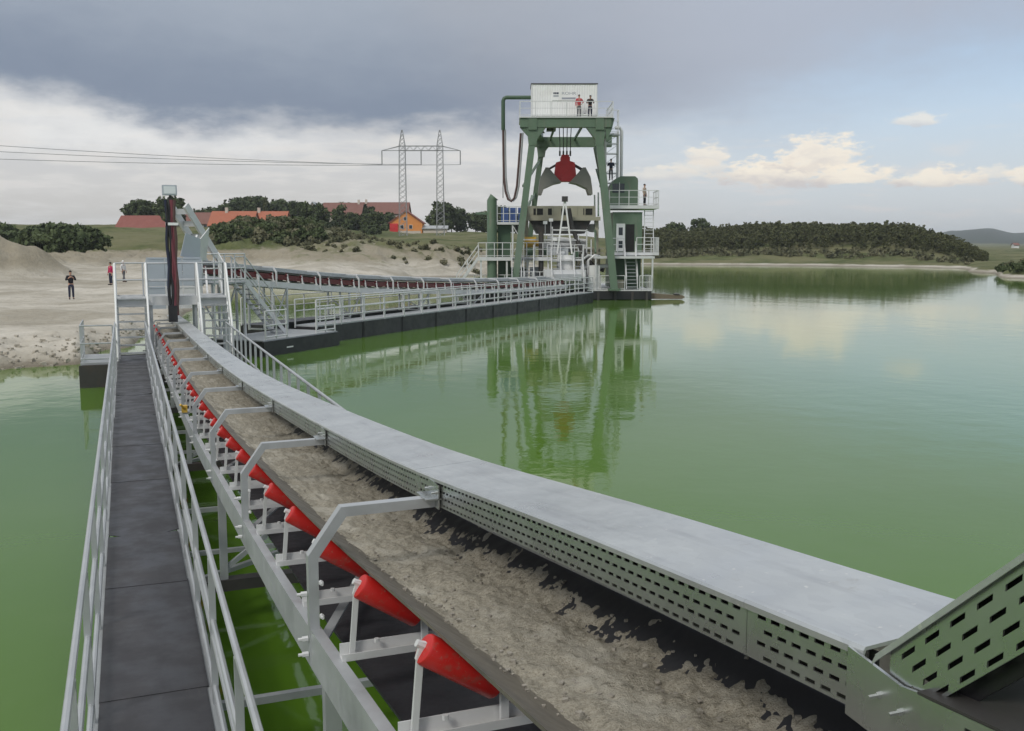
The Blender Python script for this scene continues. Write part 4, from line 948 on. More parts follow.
dbar('tie', green, (1.5, 4.8, 12.6), (X0 + .6, 5.0, 13.0), .14); dbar('strut', green, (1.0, 4.5, 11.9), (2.0, 5.2, 7.4), .16); dbar('strut', green, (1.1, 4.0, 10.2), (2.0, 4.6, 7.3), .1)
# right-hand house: lower cabin, platform, upper cabin
m = MB(); m.box(2.35, 4.65, 2.6, 5.8, 3.62, 6.75); lc = m.build('lower_cabin', green, dr)
dbox('door', white, 2.62, 3.30, 2.55, 2.605, 3.7, 5.85, parent=lc); dbox('door_pane', glass, 2.80, 3.12, 2.53, 2.555, 4.95, 5.55, parent=lc); dbox('door_pane', glass, 2.80, 3.12, 2.53, 2.555, 3.95, 4.5, parent=lc)
dbox('doorway', hole, 3.36, 4.05, 2.58, 2.606, 3.66, 5.8, parent=lc)
m = MB(); m.box(2.4, 4.6, 2.7, 9, .76, 3.55); m.build('deck_house', dgreen, dr)
m = MB(); pr = [(2.2, 0), (2.2, 1.55), (2.55, 2.05), (3.0, 2.28), (4.15, 2.28), (4.35, 2.1), (4.38, 1.9), (4.38, 0)]
m.prism(pr, lambda a, c: (a, 3.4, 7.3 + c), lambda a, c: (a, 6.0, 7.3 + c)); uc = m.build('upper_cabin', green, dr)
dbox('window', glass, 2.35, 2.85, 3.36, 3.405, 8.3, 9.0, parent=uc); dbox('window', glass, 2.95, 3.3, 3.36, 3.405, 8.3, 9.0, parent=uc); dbox('window_frame', pale, 2.88, 2.93, 3.35, 3.40, 7.4, 9.1, parent=uc)
dbox('upper_platform', pale, 2.0, 5.9, 2.2, 6.2, 7.0, 7.26); drail(0, 0, 0, 0, 7.26, 1.15, .8, sides=[(2.0, 2.25), (5.85, 2.25), (5.85, 5.0)])
dbox('lower_platform', pale, 2.15, 5.85, 1.5, 3.6, 3.38, 3.6); drail(0, 0, 0, 0, 3.6, 1.15, .55, sides=[(4.1, 1.5), (5.8, 1.5), (5.8, 3.6)]); drail(0, 0, 0, 0, 3.6, 1.1, .6, sides=[(2.15, 1.5), (3.1, 1.5)])
la = MB()
for x in (4.85, 5.55): la.bar((x, 2.5, 3.6), (x, 2.9, 7.3), .07)
la_o = la.build('ladder', pale, dr); sh0 = None
for k in range(12):
    if sh0 is None: m = MB(); m.box(4.85, 5.55, -.02, .02, -.02, .02); sh0 = m.build('rung', pale, la_o); sh0.location = (0, 2.53, 3.9)
    else: share(sh0, 'rung', la_o, (0, 2.53 + .033 * k, 3.9 + .29 * k))
dstair(-.3, .8, 1.5, 3.45, 3.15, .85, 10, along='y')
dbox('canopy_deck', pale, .7, 5.3, -.1, 2.2, 3.15, 3.32)
for x in (.8, 2.2, 4.4, 5.15): dbox('canopy_post', pale, x - .06, x + .06, -.05, .07, .76, 3.15)
drail(0, 0, 0, 0, .76, 1.1, .9, sides=[(5.0, 3), (5.0, -.38), (4.15, -.38)]); drail(0, 0, 0, 0, .76, 1.1, .9, sides=[(3.0, -.38), (.25, -.38), (.25, 2.5)])
dbox('locker', dgreen, .5, 1.3, 1.0, 1.8, .77, 1.9); dbox('pump_housing', beige, 2.3, 3.0, .4, 1.2, .77, 1.5)
# feed hopper under the grab
m = MB(); m.box(-4.5, 1.0, 3.2, 7.5, 6.35, 7.25); hp = m.build('hopper', beige, dr)
for x in (-3.9, -1.7, .05, -2.75): dbox('port', hole, x, x + (.75 if x != -2.75 else .3), 3.16, 3.205, 6.55, 7.05, parent=hp)
m = MB(); m.prism([(-4.3, 6.35), (.8, 6.35), (.2, 5.1), (-3.6, 5.1)], lambda a, c: (a, 3.4, c), lambda a, c: (a, 7.3, c)); m.build('hopper_funnel', darkst, dr)
dbox('hopper_beam', beige, -5.0, 1.4, 3.0, 3.2, 6.1, 6.4)
for k in range(9): x = -4.35 + k * .64; dbox('hopper_rib', beige, x, x + .08, 3.14, 3.2, 6.4, 7.25)
for x in (-4.6, 1.0): dbox('hopper_leg', beige, x, x + .3, 3.5, 3.8, .76, 6.35)
dbox('screen_housing', beige, -.3, 1.5, 4.0, 6.8, 2.0, 3.9); dbox('vibrating_screen', galvd, -3.0, .4, 3.6, 5.5, 3.6, 4.5)
for z in (4.3, 4.75): m = MB(); m.tube([(-2.8, 3.1, z), (.3, 3.1, z - .25)], .16, 10); m.build('water_pipe', pale, dr)
for k, z in enumerate((3.2, 3.55, 3.9)): dbar('frame_rail', yellow if False else beige, (-.6, 2.8, z), (1.7, 2.8, z), .1)
for x in (-.5, .3, 1.1): dbar('frame_post', beige, (x, 2.8, 2.6), (x, 2.8, 4.9), .1)
m = MB(); m.tube([(-1.15, 2.4, 7.0), (-.9, 2.2, 5.6), (-.4, 2.0, 4.3), (.3, 1.8, 3.1), (.8, 1.6, 2.5), (1.6, 1.5, 2.2)], .17, 10); m.build('discharge_hose', darkst, dr)
m = MB(); m.tube([(-.1, 1.2, 2.4), (2.1, 1.2, 2.6), (2.3, 1.2, 1.2)], .17, 10); m.build('water_pipe', pale, dr)
# A-frame over a white tank
for p, q in (((-2.1, 1.2, 3.5), (-1.55, 1.2, 7.6)), ((-.95, 1.2, 3.5), (-1.5, 1.2, 7.6)), ((-1.82, 1.2, 5.5), (-1.25, 1.2, 5.5))): dbar('a_frame', white, p, q, .12)
dbox('a_frame_head', darkst, -1.75, -1.3, 1.0, 1.4, 7.5, 7.9)
m = MB(); m.tube([(-1.4, 1.4, .95), (-1.4, 1.4, 3.4)], .72, 18); m.build('tank', white, dr); dbox('tank_stand', pale, -2.3, -.5, .6, 2.3, .76, .95)
m = MB()
for x in (-2.0, -.8):
    m.bar((x, .3, .8), (x, .3, 3.6), .07)
m.build('frame_post', pale, dr)
dstair(-1.6, .8, .4, 3.0, -2.6, .7, 8, along='y'); dstair(-1.9, .8, .2, 2.6, -.9, .7, 8, along='y')
dbox('platform', pale, -2.9, -.1, .4, 2.8, 2.98, 3.1); drail(0, 0, 0, 0, 3.1, 1.1, .7, sides=[(-2.9, .4), (-1.9, .4)]); drail(0, 0, 0, 0, 3.1, 1.1, .7, sides=[(-.8, .4), (-.1, .4), (-.1, 2.8)])
# yellow pump and dark pillar
m = MB(); m.tube([(-4.6, 2.6, 4.4), (-3.7, 2.6, 4.4)], .42, 14); m.tube([(-3.75, 2.6, 4.4), (-3.3, 2.6, 4.1)], .25, 10); m.build('pump', yellow, dr)
m = MB(); m.tube([(-3.35, 1.0, .8), (-3.35, 1.0, 5.15)], .20, 12); m.build('pillar', darkst, dr)
# left-hand green column, blue tanks on their stand, long platform with stairs
m = MB(); m.tube([(-7.15, 1.2, .7), (-7.15, 1.2, 7.6), (-6.95, 1.2, 7.85)], .38, 14); m.build('column', green, dr)
dbar('column_arm', green, (-8.4, 1.2, 6.6), (-7.3, 1.2, 6.6), .16); m = MB(); m.tube([(-6.3, 2.0, 7.8), (-6.3, 2.0, 9.6)], .03, 6); m.build('aerial', darkst, dr)
dbox('machinery_block', dgreen, -6.7, -5.7, 1.8, 3.6, .76, 6.0); dbox('winch_housing', dgreen, -6.6, -4.5, 3.0, 5, .76, 2.4)
for k in range(3): dbox('blue_tank', blue, -6.45 + k * .66, -5.87 + k * .66, 1.5, 2.6, 5.95, 7.05)
dbox('tank_platform', pale, -6.75, -4.8, 1.1, 2.9, 5.75, 5.93); drail(0, 0, 0, 0, 5.93, 1.2, .45, sides=[(-6.75, 2.9), (-6.75, 1.15), (-4.8, 1.15), (-4.8, 2.9)])
for x in (-5.55, -4.85):
    dbox('stand_post', pale, x - .06, x + .06, 1.2, 1.32, 3.3, 5.75)
dbar('stand_brace', pale, (-5.5, 1.26, 3.6), (-4.9, 1.26, 4.6), .06); dbar('stand_brace', pale, (-4.9, 1.26, 4.6), (-5.5, 1.26, 5.6), .06)
dbox('long_platform', pale, -8.2, -2.6, .6, 2.6, 2.98, 3.25); drail(0, 0, 0, 0, 3.25, 1.1, .62, sides=[(-8.2, .6), (-2.6, .6)])
for x in (-8.0, -6.0, -4.4, -2.8): dbox('platform_post', pale, x - .07, x + .07, .7, .84, .76, 2.98)
dstair(-9.9, .9, -8.2, 3.2, .8, .9, 9, along='x'); dstair(-1.6, .8, .6, 3.2, -4.7, .75, 10, along='y'); dstair(-1.7, .8, .6, 3.2, -5.6, .7, 10, along='y')
drail(0, 0, 0, 0, .76, 1.1, .8, sides=[(-9.3, 1.5), (-5.4, 1.5)])
# clutter of the working deck
dbox('deck', galvd, -5.3, .1, -.9, 9.4, 1.0, 1.06); drail(0, 0, 0, 0, 1.06, 1.1, .55, sides=[(-5.2, -.85), (-.1, -.85)]); drail(0, 0, 0, 0, 1.06, 1.1, .6, sides=[(-5.2, 1.6), (-.3, 1.6)])
for x, y, w, h in ((-5.0, .6, .5, 1.0), (-4.2, 1.8, .7, 1.4), (-2.9, 1.9, .6, .8), (-.3, 1.9, .5, 1.6), (-2.4, .2, .4, .9)): dbox('equipment_box', pale if h < 1 else galvd, x, x + w, y, y + .6, 1.06, 1.06 + h)
for x, z0, z1 in ((-4.9, 1.06, 4.6), (-3.9, 1.06, 4.2), (-2.5, 3.1, 5.6), (-.45, 3.1, 5.0), (.55, .76, 4.6), (.2, 1.06, 5.4)): dbox('stanchion', pale, x, x + .09, 1.9, 1.99, z0, z1)
for z, x0, x1 in ((4.6, -4.9, -.4), (4.0, -3.9, .6), (5.35, -2.5, .3)): dbar('cross_pipe', pale, (x0, 1.95, z), (x1, 1.95, z - .05), .1)
for x in (-.2, .3): m = MB(); m.tube([(x, .9, .8), (x, .9, 3.0), (x + .5, .9, 3.4), (x + .9, 1.0, 3.3)], .1, 8); m.build('bent_pipe', pale, dr)
for x, z in ((-4.4, 3.3), (-3.4, 3.3), (-2.0, 3.15)): m = MB(); m.tube([(x, 1.7, z + .35), (x + .5, 1.7, z + .35)], .3, 12); m.build('cable_drum', galvd if x > -3 else dgreen, dr)
dbox('chute_side', galv, -3.2, -1.2, 1.7, 3.2, 3.4, 3.9); dbox('motor', dgreen, -1.0, -.4, 1.8, 2.4, 3.15, 3.7); dbox('small_hut', white, .35, 1.15, .3, 1.2, .77, 2.6)
# stub where the conveyor is fed, and lamps
dbox('feed_chute', pale, -3.2, .0, -1.0, 1.0, 1.3, 2.3); dbox('feed_box', galv, -2.4, -.4, -1.6, -1.0, 1.5, 2.0)
for x, z, y in ((-2.55, 6.0, 2.2), (-3.0, 5.8, 2.2), (-2.3, 4.5, 1.0)):
    m = MB(); m.box(x - .16, x + .16, y - .1, y + .1, z, z + .24); lp = m.build('work_lamp', white, dr); m = MB(); m.bar((x, y, z), (x, y, 3.2), .05); m.build('lamp_pole', pale, lp)
m = MB(); m.sphere((.95, 5.2, 5.55), .55, .55, .35, 12, 6); m.build('dome_cover', white, dr)
# timber spar jutting from the hull
sparo = dthing('floating_spar', 'brown timber spar jutting over the water from the right of the dredger', 'spar', 6.0, .5, .15)
m = MB(); m.prism([(-.9, -.1), (1.5, -.1), (1.75, .05), (1.55, .18), (.6, .22), (-.9, .35)], lambda a, c: (a, -.3, c), lambda a, c: (a, .3, c)); m.build('timber', wood, sparo)
m = MB(); m.box(.9, 1.3, -.35, .35, .2, .3); m.build('cleat', darkst, sparo)

# ================================================================== PEOPLE
def skin_mesh(name, verts, edges, m_, parent, sub=1):
    me = bpy.data.meshes.new(name); me.from_pydata([v[:3] for v in verts], edges, []); o = bpy.data.objects.new(name, me); COL.objects.link(o)
    sk = o.modifiers.new('s', 'SKIN'); sk.use_smooth_shade = True; L = me.skin_vertices[0].data
    for i, v in enumerate(verts): L[i].radius = (v[3], v[4] if len(v) > 4 else v[3]); L[i].use_root = (i == 0)
    o.modifiers.new('d', 'SUBSURF').levels = sub; bpy.context.view_layer.update()
    r = bpy.data.meshes.new_from_object(o.evaluated_get(bpy.context.evaluated_depsgraph_get())); bpy.data.objects.remove(o); bpy.data.meshes.remove(me)
    r.name = name; r.materials.clear(); r.materials.append(m_)
    q = bpy.data.objects.new(name, r); COL.objects.link(q); q.parent = parent; return q
def person(label, loc, face, top, legs, h=1.75, pose='stand', group=None, hat=None, bag=False):
    o = thing('person', label, 'person', loc, face, group, world=False); k = h / 1.75
    st = .10 if pose != 'stride' else .12; f1, f2 = (0, 0) if pose != 'stride' else (.20, -.24)
    # faces local -Y
    J = dict(pel=(0, 0, .95), wst=(0, .01, 1.10), chest=(0, .0, 1.32), nk=(0, .01, 1.49), hd0=(0, -.005, 1.57), hd1=(0, -.01, 1.66), hd2=(0, 0, 1.74))
    if pose == 'lean': 
        for n_ in ('chest', 'nk', 'hd0', 'hd1', 'hd2'): x, y, z = J[n_]; J[n_] = (x, y - (z - 1.1) * .45, z - (z - 1.1) * .14)
    cx_, cy_, cz_ = J['chest']
    def arm(s):
        if pose == 'lean': return [(s*.19, cy_, cz_ + .08), (s*.27, cy_ - .10, cz_ - .16), (s*.24, cy_ - .32, cz_ - .22), (s*.235, cy_ - .40, cz_ - .22)]
        if pose == 'hands_up': return [(s*.19, 0, 1.42), (s*.28, -.04, 1.18), (s*.14, -.26, 1.30), (s*.09, -.31, 1.36)]
        if pose == 'akimbo' or (pose == 'one' and s > 0): return [(s*.19, 0, 1.42), (s*.36, .06, 1.22), (s*.20, -.06, 1.06), (s*.15, -.09, 1.03)]
        return [(s*.19, 0, 1.42), (s*.25, .02, 1.14), (s*.25, -.06, .90), (s*.245, -.08, .82)]
    def leg(s, f): return [(s*st*.9, 0, .90), (s*st, f*.5 - .02, .50), (s*st*1.1, f, .09), (s*st*1.15, f - .14, .035)]
    def P(p): return tuple(c * k for c in p)
    V = [P(J['pel']) + (.135*k, .10*k), P(J['wst']) + (.13*k, .095*k), P(J['chest']) + (.155*k, .105*k), P(J['nk']) + (.055*k,), P(J['hd0']) + (.07*k, .08*k), P(J['hd1']) + (.078*k, .095*k), P(J['hd2']) + (.05*k, .06*k)]
    E = [(i, i + 1) for i in range(6)]
    for s in (-1, 1):
        b = len(V); A = arm(s); V += [P(A[0]) + (.052*k,), P(A[1]) + (.042*k,), P(A[2]) + (.03*k,), P(A[3]) + (.036*k, .02*k)]; E += [(2, b), (b, b+1), (b+1, b+2), (b+2, b+3)]
        d = (Vector(A[3]) - Vector(A[2])).normalized(); n_ = Vector((s, 0, 0)); n_ = (n_ - d * n_.dot(d)).normalized(); w_ = d.cross(n_)
        for j, (l, o_) in enumerate(((.075, -.024), (.085, -.008), (.08, .008), (.065, .024))):      # four curled fingers
            c = len(V); a = Vector(A[3]) + w_ * o_ + d * .02; e = a + d * l * .6 - n_ * .008; e2 = e + d * l * .4 - n_ * .025
            V += [P(a) + (.010*k,), P(e) + (.009*k,), P(e2) + (.008*k,)]; E += [(b+3, c), (c, c+1), (c+1, c+2)]
        c = len(V); a = Vector(A[3]) - w_ * .035 - d * .015; e = a - w_ * .022 + d * .04; V += [P(a) + (.011*k,), P(e) + (.009*k,)]; E += [(b+3, c), (c, c+1)]
        b = len(V); L = leg(s, f1 if s > 0 else f2); V += [P(L[0]) + (.085*k,), P(L[1]) + (.06*k,), P(L[2]) + (.042*k,), P(L[3]) + (.042*k, .03*k)]; E += [(0, b), (b, b+1), (b+1, b+2), (b+2, b+3)]
    skin_mesh('body', V, E, skin, o)
    # clothes follow the same joints, a little larger
    V = [P(J['wst'])[:2] + ((J['wst'][2] - .22) * k, .160*k, .125*k), P(J['wst']) + (.15*k, .115*k), P(J['chest']) + (.175*k, .122*k), (J['nk'][0], J['nk'][1] * k, (J['nk'][2] - .03) * k, .085*k)]; E = [(0, 1), (1, 2), (2, 3)]
    for s in (-1, 1): b = len(V); A = arm(s); V += [P(A[0]) + (.07*k,), P(A[1]) + (.058*k,), P(A[2]) + (.046*k,)]; E += [(2, b), (b, b+1), (b+1, b+2)]
    skin_mesh('jacket', V, E, top, o)
    V = [P((0, 0, .99)) + (.15*k, .115*k), P((0, 0, .90)) + (.145*k, .115*k)]; E = [(0, 1)]
    for s in (-1, 1): b = len(V); L = leg(s, f1 if s > 0 else f2); V += [P(L[0]) + (.10*k,), P(L[1]) + (.076*k,), P(L[2]) + (.062*k,)]; E += [(1, b), (b, b+1), (b+1, b+2)]
    skin_mesh('trousers', V, E, legs, o)
    hx, hy, hz_ = P(J['hd1'])
    m = MB(); m.sphere((hx, hy + .02*k, hz_ + .035*k), .086*k, .098*k, .085*k, 12, 7); m.build('hair' if hat is None else 'helmet', hairm if hat is None else hat, o)
    m = MB()
    for s in (-1, 1): m.sphere((hx + s*.03*k, hy - .092*k, hz_ - .01*k), .011*k, .008*k, .009*k, 6, 4)
    m.build('eye', c_black, o)
    m = MB(); m.sphere((hx, hy - .1*k, hz_ - .035*k), .013*k, .02*k, .02*k, 6, 4); m.build('nose', skin, o)
    for s in (-1, 1): L = leg(s, f1 if s > 0 else f2); m = MB(); m.sphere((L[3][0]*k, (L[3][1] + .06)*k, .045*k), .05*k, .14*k, .05*k, 10, 6); m.build('shoe', c_black, o)
    if bag: m = MB(); m.sphere((.02*k, .2*k, 1.25*k), .14*k, .09*k, .2*k, 10, 6); m.build('rucksack', c_black, o)
    return o
def on_land(px, D): X = (px - 512) / FPX * D; return tuple(cw(X, D, land1(X, D)))
FV = -AZ                                     # facing the viewer
person('person in black clothes standing alone on the pale sand', on_land(72, 60), FV + .5, c_black, c_navy, 1.72, 'hands_up')
person('person in a crimson jacket standing on the sand beside the white stair rail', on_land(112.2, 78), FV - .6, c_pink, c_navy, 1.76)
person('person in a white shirt walking on the sand behind the crossover bridge stair', on_land(125, 82), FV + 1.2, c_white, c_grey, 1.74, 'stride', hat=white)
def on_dr(x, y, z): return tuple(d2w(x, y, z))
person('person in a red jacket standing at the top railing of the gantry', on_dr(.05 - .58, .55, 13.72), FV + .2, c_red, c_grey, 1.72, 'one')
person('person in black leaning on the top railing of the gantry', on_dr(.30, .45, 13.72), FV, c_black, c_navy, 1.70, 'lean')
person('person in a tan shirt standing on the platform beside the upper green cabin', on_dr(4.85, 3.0, 7.26), FV + 1.0, c_tan, c_black, 1.68)
person('person in dark clothes climbing the ladder tower right of the gantry', on_dr(2.35, 4.72, 9.35), FV + PI, c_navy, c_grey, 1.68, 'hands_up')
m = MB(); bx_ = dthing('white_case', 'small white case on the top deck at the feet of the person in red', 'case', -.15, -.25, 13.72)
m.box(-.2, .2, -.1, .1, 0, .2); m.build('case_body', white, bx_); m = MB(); m.box(-.08, .08, -.015, .015, .2, .25); m.build('handle', darkst, bx_)

# ================================================================== POWER LINE
PD = 250.0; pyx0, pyx1 = (404.2 - 512) / FPX * PD, (441.2 - 512) / FPX * PD
pb = land1((pyx0 + pyx1) / 2, PD) - .3
py = thing('power_pylon', 'tall portal pylon of two lattice masts joined by a lattice crossbeam', 'pylon', tuple(cw((pyx0 + pyx1) / 2, PD, pb)), -AZ, world=False)
gal2 = mat('dull_lattice_steel', (0.27, 0.28, 0.285), 0.7, 0.2, 0.1, 1)
H = hz(133, PD) - pb; HB = hz(153, PD) - pb; hw = (pyx1 - pyx0) / 2
for sx in (-hw, hw):
    m = MB(); w0, w1, wt = .95, .72, .12
    def wd(z): return w0 + (w1 - w0) * z / (HB + 1.2) if z < HB + 1.2 else w1 + (wt - w1) * (z - HB - 1.2) / (H - HB - 1.2)
    zs = list(np.linspace(0, HB + 1.2, 18)) + list(np.linspace(HB + 1.2, H, 5))[1:]
    for a, b in zip(zs[:-1], zs[1:]):
        for cx_, cy_ in ((-1, -1), (1, -1), (1, 1), (-1, 1)): m.bar((sx + cx_*wd(a), cy_*wd(a), a), (sx + cx_*wd(b), cy_*wd(b), b), .11)
        for (c, d), (e, f) in (((-1, -1), (1, -1)), ((1, -1), (-1, -1)), ((-1, 1), (1, 1)), ((1, -1), (1, 1))): m.bar((sx + c*wd(a), d*wd(a), a), (sx + e*wd(b), f*wd(b), b), .07)
    m.build('mast', gal2, py)
m = MB(); XE = (461 - 384) / FPX * PD / 2
for yy in (-.6, .6):
    m.bar((-XE, 0, HB), (XE, 0, HB), .15) if yy < 0 else None
    m.bar((-hw - .5, yy, HB), (hw + .5, yy, HB), .12); m.bar((-hw - .5, yy, HB + 1.1), (hw + .5, yy, HB + 1.1), .12)
    for s in (-1, 1): m.bar((s*(hw+.5), yy, HB + 1.1), (s*XE, 0, HB), .12)
    for k in range(10): a = -hw + k * hw / 5; m.bar((a, yy, HB if k % 2 else HB + 1.1), (a + hw / 5, yy, HB + 1.1 if k % 2 else HB), .08)
m.build('crossbeam', gal2, py)
for x in (-XE, 0, XE): m = MB(); m.tube([(x, 0, HB), (x, 0, HB - 3.4)], .13, 8); m.build('insulator', gal2, py)
for i, x in enumerate((-XE, 0, XE)):
    a = Vector((( pyx0 + pyx1) / 2 + x, PD, pb + HB - 3.4)); b = Vector((-235 + x * .6, 165 + i*2, 35.5 - i * 4.3)); pts = []
    for k in range(33): u = k / 32; p = a.lerp(b, u); pts.append(cw(p.x, p.y, p.z - 4.0 * 4 * u * (1 - u) * .75))
    m = MB(); m.tube(pts, .055, 6); w_ = m.build('power_line', gal2, None)
    tag(w_, ('upper power line sagging from the left insulator of the pylon', 'middle power line sagging from the central insulator of the pylon', 'power line sagging from the right insulator of the pylon')[i], 'power line', 'power lines running left from the pylon')

# ================================================================== HOUSES
def house(label, px0, px1, D, zb, wall, roof, depth, rm, wm_, name='house', gable='x', wins=(), chim=(), group='houses beyond the sand'):
    X0, X1 = (px0 - 512) / FPX * D, (px1 - 512) / FPX * D; w = (X1 - X0) / 2
    o = thing(name, label, 'house', tuple(cw((X0 + X1) / 2, D, zb)), -AZ, group, world=False)
    m = MB(); m.box(-w, w, 0, depth, -1.5, wall)
    if gable == 'x':
        m.prism([(0, wall), (depth, wall), (depth / 2, wall + roof - .1)], lambda a, c: (-w, a, c), lambda a, c: (w, a, c))
    else: m.prism([(-w, wall), (w, wall), (0, wall + roof - .1)], lambda a, c: (a, 0, c), lambda a, c: (a, depth, c))
    wl_ = m.build('wall', wm_, o); e = .45
    m = MB()
    if gable == 'x':
        for s, y0, y1 in ((1, -e, depth / 2), (-1, depth + e, depth / 2)): m.sheet((-w - e, y0, wall - e * roof / depth * 2), (w + e, y0, wall - e * roof / depth * 2), (w + e, y1, wall + roof), (-w - e, y1, wall + roof), .22)
    else:
        for s in (-1, 1): m.sheet((s*(w + e), -e, wall - e * roof / w), (s*(w + e), depth + e, wall - e * roof / w), (0, depth + e, wall + roof), (0, -e, wall + roof), .22)
    rf = m.build('roof', rm, o)
    for x in chim: m = MB(); m.box(x - .35, x + .35, depth * .42, depth * .42 + .7, wall + roof * .7, wall + roof + 1.0); m.build('chimney', render_, rf)
    for x, z, ww, hh_ in wins:
        m = MB(); m.box(x - ww/2, x + ww/2, -.08, .02, z - hh_/2, z + hh_/2); wn = m.build('window', white, o)
        m = MB(); m.box(x - ww/2 + .08, x + ww/2 - .08, -.1, -.085, z - hh_/2 + .08, z + hh_/2 - .08); m.build('pane', glass, wn)
    return o
def hb(py, D): return hz(py, D)
house('long low barn with a dark red roof behind the grassy bank', 119, 166, 262, hb(237, 262), 2.0, 3.6, 11, tile_red, render_, 'barn')
house('small house with a dull red roof partly behind the stay beam', 186, 213, 275, hb(232, 275), 2.3, 3.0, 9, tile_br, render_, wins=((2.4, 1.4, 1, 1.1),))
house('wide house with a bright orange roof and two attic windows', 212, 254, 262, hb(232, 262), 1.8, 3.6, 9, tile_or, render_, wins=((-1, 1.0, .9, .9), (2, 1.0, .9, .9)), chim=(-2,))
house('cream gable of the orange roofed farmhouse with paired windows', 231, 251, 258, hb(231, 258), 1.3, 2.6, 5, tile_or, render_, gable='y', wins=((-.5, 1.6, .7, .9), (.6, 1.6, .7, .9)))
house('house with a paler orange roof right of the farmhouse', 256, 286, 268, hb(232, 268), 2.2, 3.3, 9, tile_or, render_, chim=(-3.5,), wins=((0, 1.2, 1, 1),))
house('house with a brown roof and pale gable among the trees', 324, 362, 325, hb(222, 325), 2.4, 3.8, 11, tile_br, render_, chim=(5,), wins=((-2, 1.2, 1, 1.1), (2.4, 1.2, 1, 1.1)))
house('long brown roofed house behind the orange house', 359, 408, 335, hb(221, 335), 2.4, 3.8, 12, tile_br, render_, wins=((-3, 1.2, 1, 1.1),), chim=(-6,))
oh = house('bright orange house with a dark red roof at the edge of the field', 391, 423, 300, hb(232.5, 300), 3.0, 3.4, 8, tile_red, orange, gable='y', wins=((-1.2, 1.6, 1.1, 1.2), (1.4, 1.6, 1.1, 1.2), (-.2, 4.0, 1.0, 1.1)))
m = MB(); m.box(-4.8, -2.4, -.5, -.02, -1.5, 2.6); m.build('porch', redp, oh); m = MB(); m.box(-2.4, 4.4, -.06, -.02, -1.5, .4); m.build('plinth', render_, oh)
house('low grey shed right of the orange house', 424, 447, 300, hb(233, 300), 1.3, .8, 5, galvd, render_, 'shed')
house('tiny white house on the plain below the blue hills', 1011, 1015.5, 620, hb(247.5, 620), 1.6, 1.2, 4, tile_br, white, 'house')
house('pale house half hidden in trees left of the brown roofs', 309, 321, 318, hb(219, 318), 2.8, 2.4, 6, galvd, render_, gable='y', wins=((0, 1.4, 1, 1.1),))

# ================================================================== TREES AND SHRUBS
def crown_mesh(name, seed, shape, n, leaf, m_):
    """many leaf-sized quads in clumps through an uneven volume"""
    r = np.random.default_rng(seed); nc = shape.get('clumps', 22); C = []
    while len(C) < nc:
        p = r.uniform(-1, 1, 3)
        if np.linalg.norm(p) < 1: C.append(p)
    C = np.array(C); taper = shape.get('taper', 0.0)
    C[:, :2] *= (1 - taper * (C[:, 2:3] + 1) / 2); rad = shape['r'] * r.uniform(.22, .46, nc) * (1 - .5 * taper * (C[:, 2] + 1) / 2)
    ctr = C * [shape['r'] * .78, shape['r'] * .78, shape['h'] * .42] + [0, 0, shape['z']]
    k = r.integers(0, nc, n); d = r.normal(size=(n, 3)); d /= np.linalg.norm(d, axis=1, keepdims=True)
    p = ctr[k] + d * (rad[k] * r.uniform(.55, 1.05, n))[:, None] * [1, 1, .8]
    a = r.normal(size=(n, 3)); a /= np.linalg.norm(a, axis=1, keepdims=True); b = np.cross(a, d + r.normal(size=(n, 3)) * .4); b /= np.linalg.norm(b, axis=1, keepdims=True) + 1e-6
    s = (leaf * r.uniform(.6, 1.25, n))[:, None]; V = np.stack([p - a*s - b*s*.7, p + a*s - b*s*.7, p + a*s*.8 + b*s*.7, p - a*s*.8 + b*s*.7], 1).reshape(-1, 3)
    return V, np.arange(4 * n).reshape(-1, 4)
def np_mesh(name, V, F, m_):
    me = bpy.data.meshes.new(name); me.vertices.add(len(V)); me.vertices.foreach_set('co', np.ascontiguousarray(V, np.float32).ravel()); me.loops.add(F.size); me.loops.foreach_set('vertex_index', F.ravel().astype(np.int32))
    me.polygons.add(len(F)); me.polygons.foreach_set('loop_start', np.arange(0, F.size, 4, dtype=np.int32)); me.update(calc_edges=True); me.materials.append(m_); return me
def trunk_mesh(seed, h, r0):
    r = random.Random(seed); m = MB(); pts = [(r.uniform(-.1, .1) * i, r.uniform(-.1, .1) * i, -.6 + (h + .6) * i / 5) for i in range(6)]
    m.tube(pts, [r0 * (1 - .15 * i) for i in range(6)], 7)
    for k in range(6):
        a = r.uniform(0, 2*PI); z = h * r.uniform(.4, .85); b = pts[min(5, int(z / h * 5))]; l = h * r.uniform(.2, .34)
        m.tube([(b[0], b[1], z), (b[0] + math.cos(a)*l*.5, b[1] + math.sin(a)*l*.5, z + l*.5), (b[0] + math.cos(a)*l, b[1] + math.sin(a)*l, z + l*.8)], [r0*.4, r0*.25, r0*.1], 5)
    me = bpy.data.meshes.new('trunk'); me.from_pydata(m.v, [], m.f); me.materials.append(bark); return me
KINDS = {}
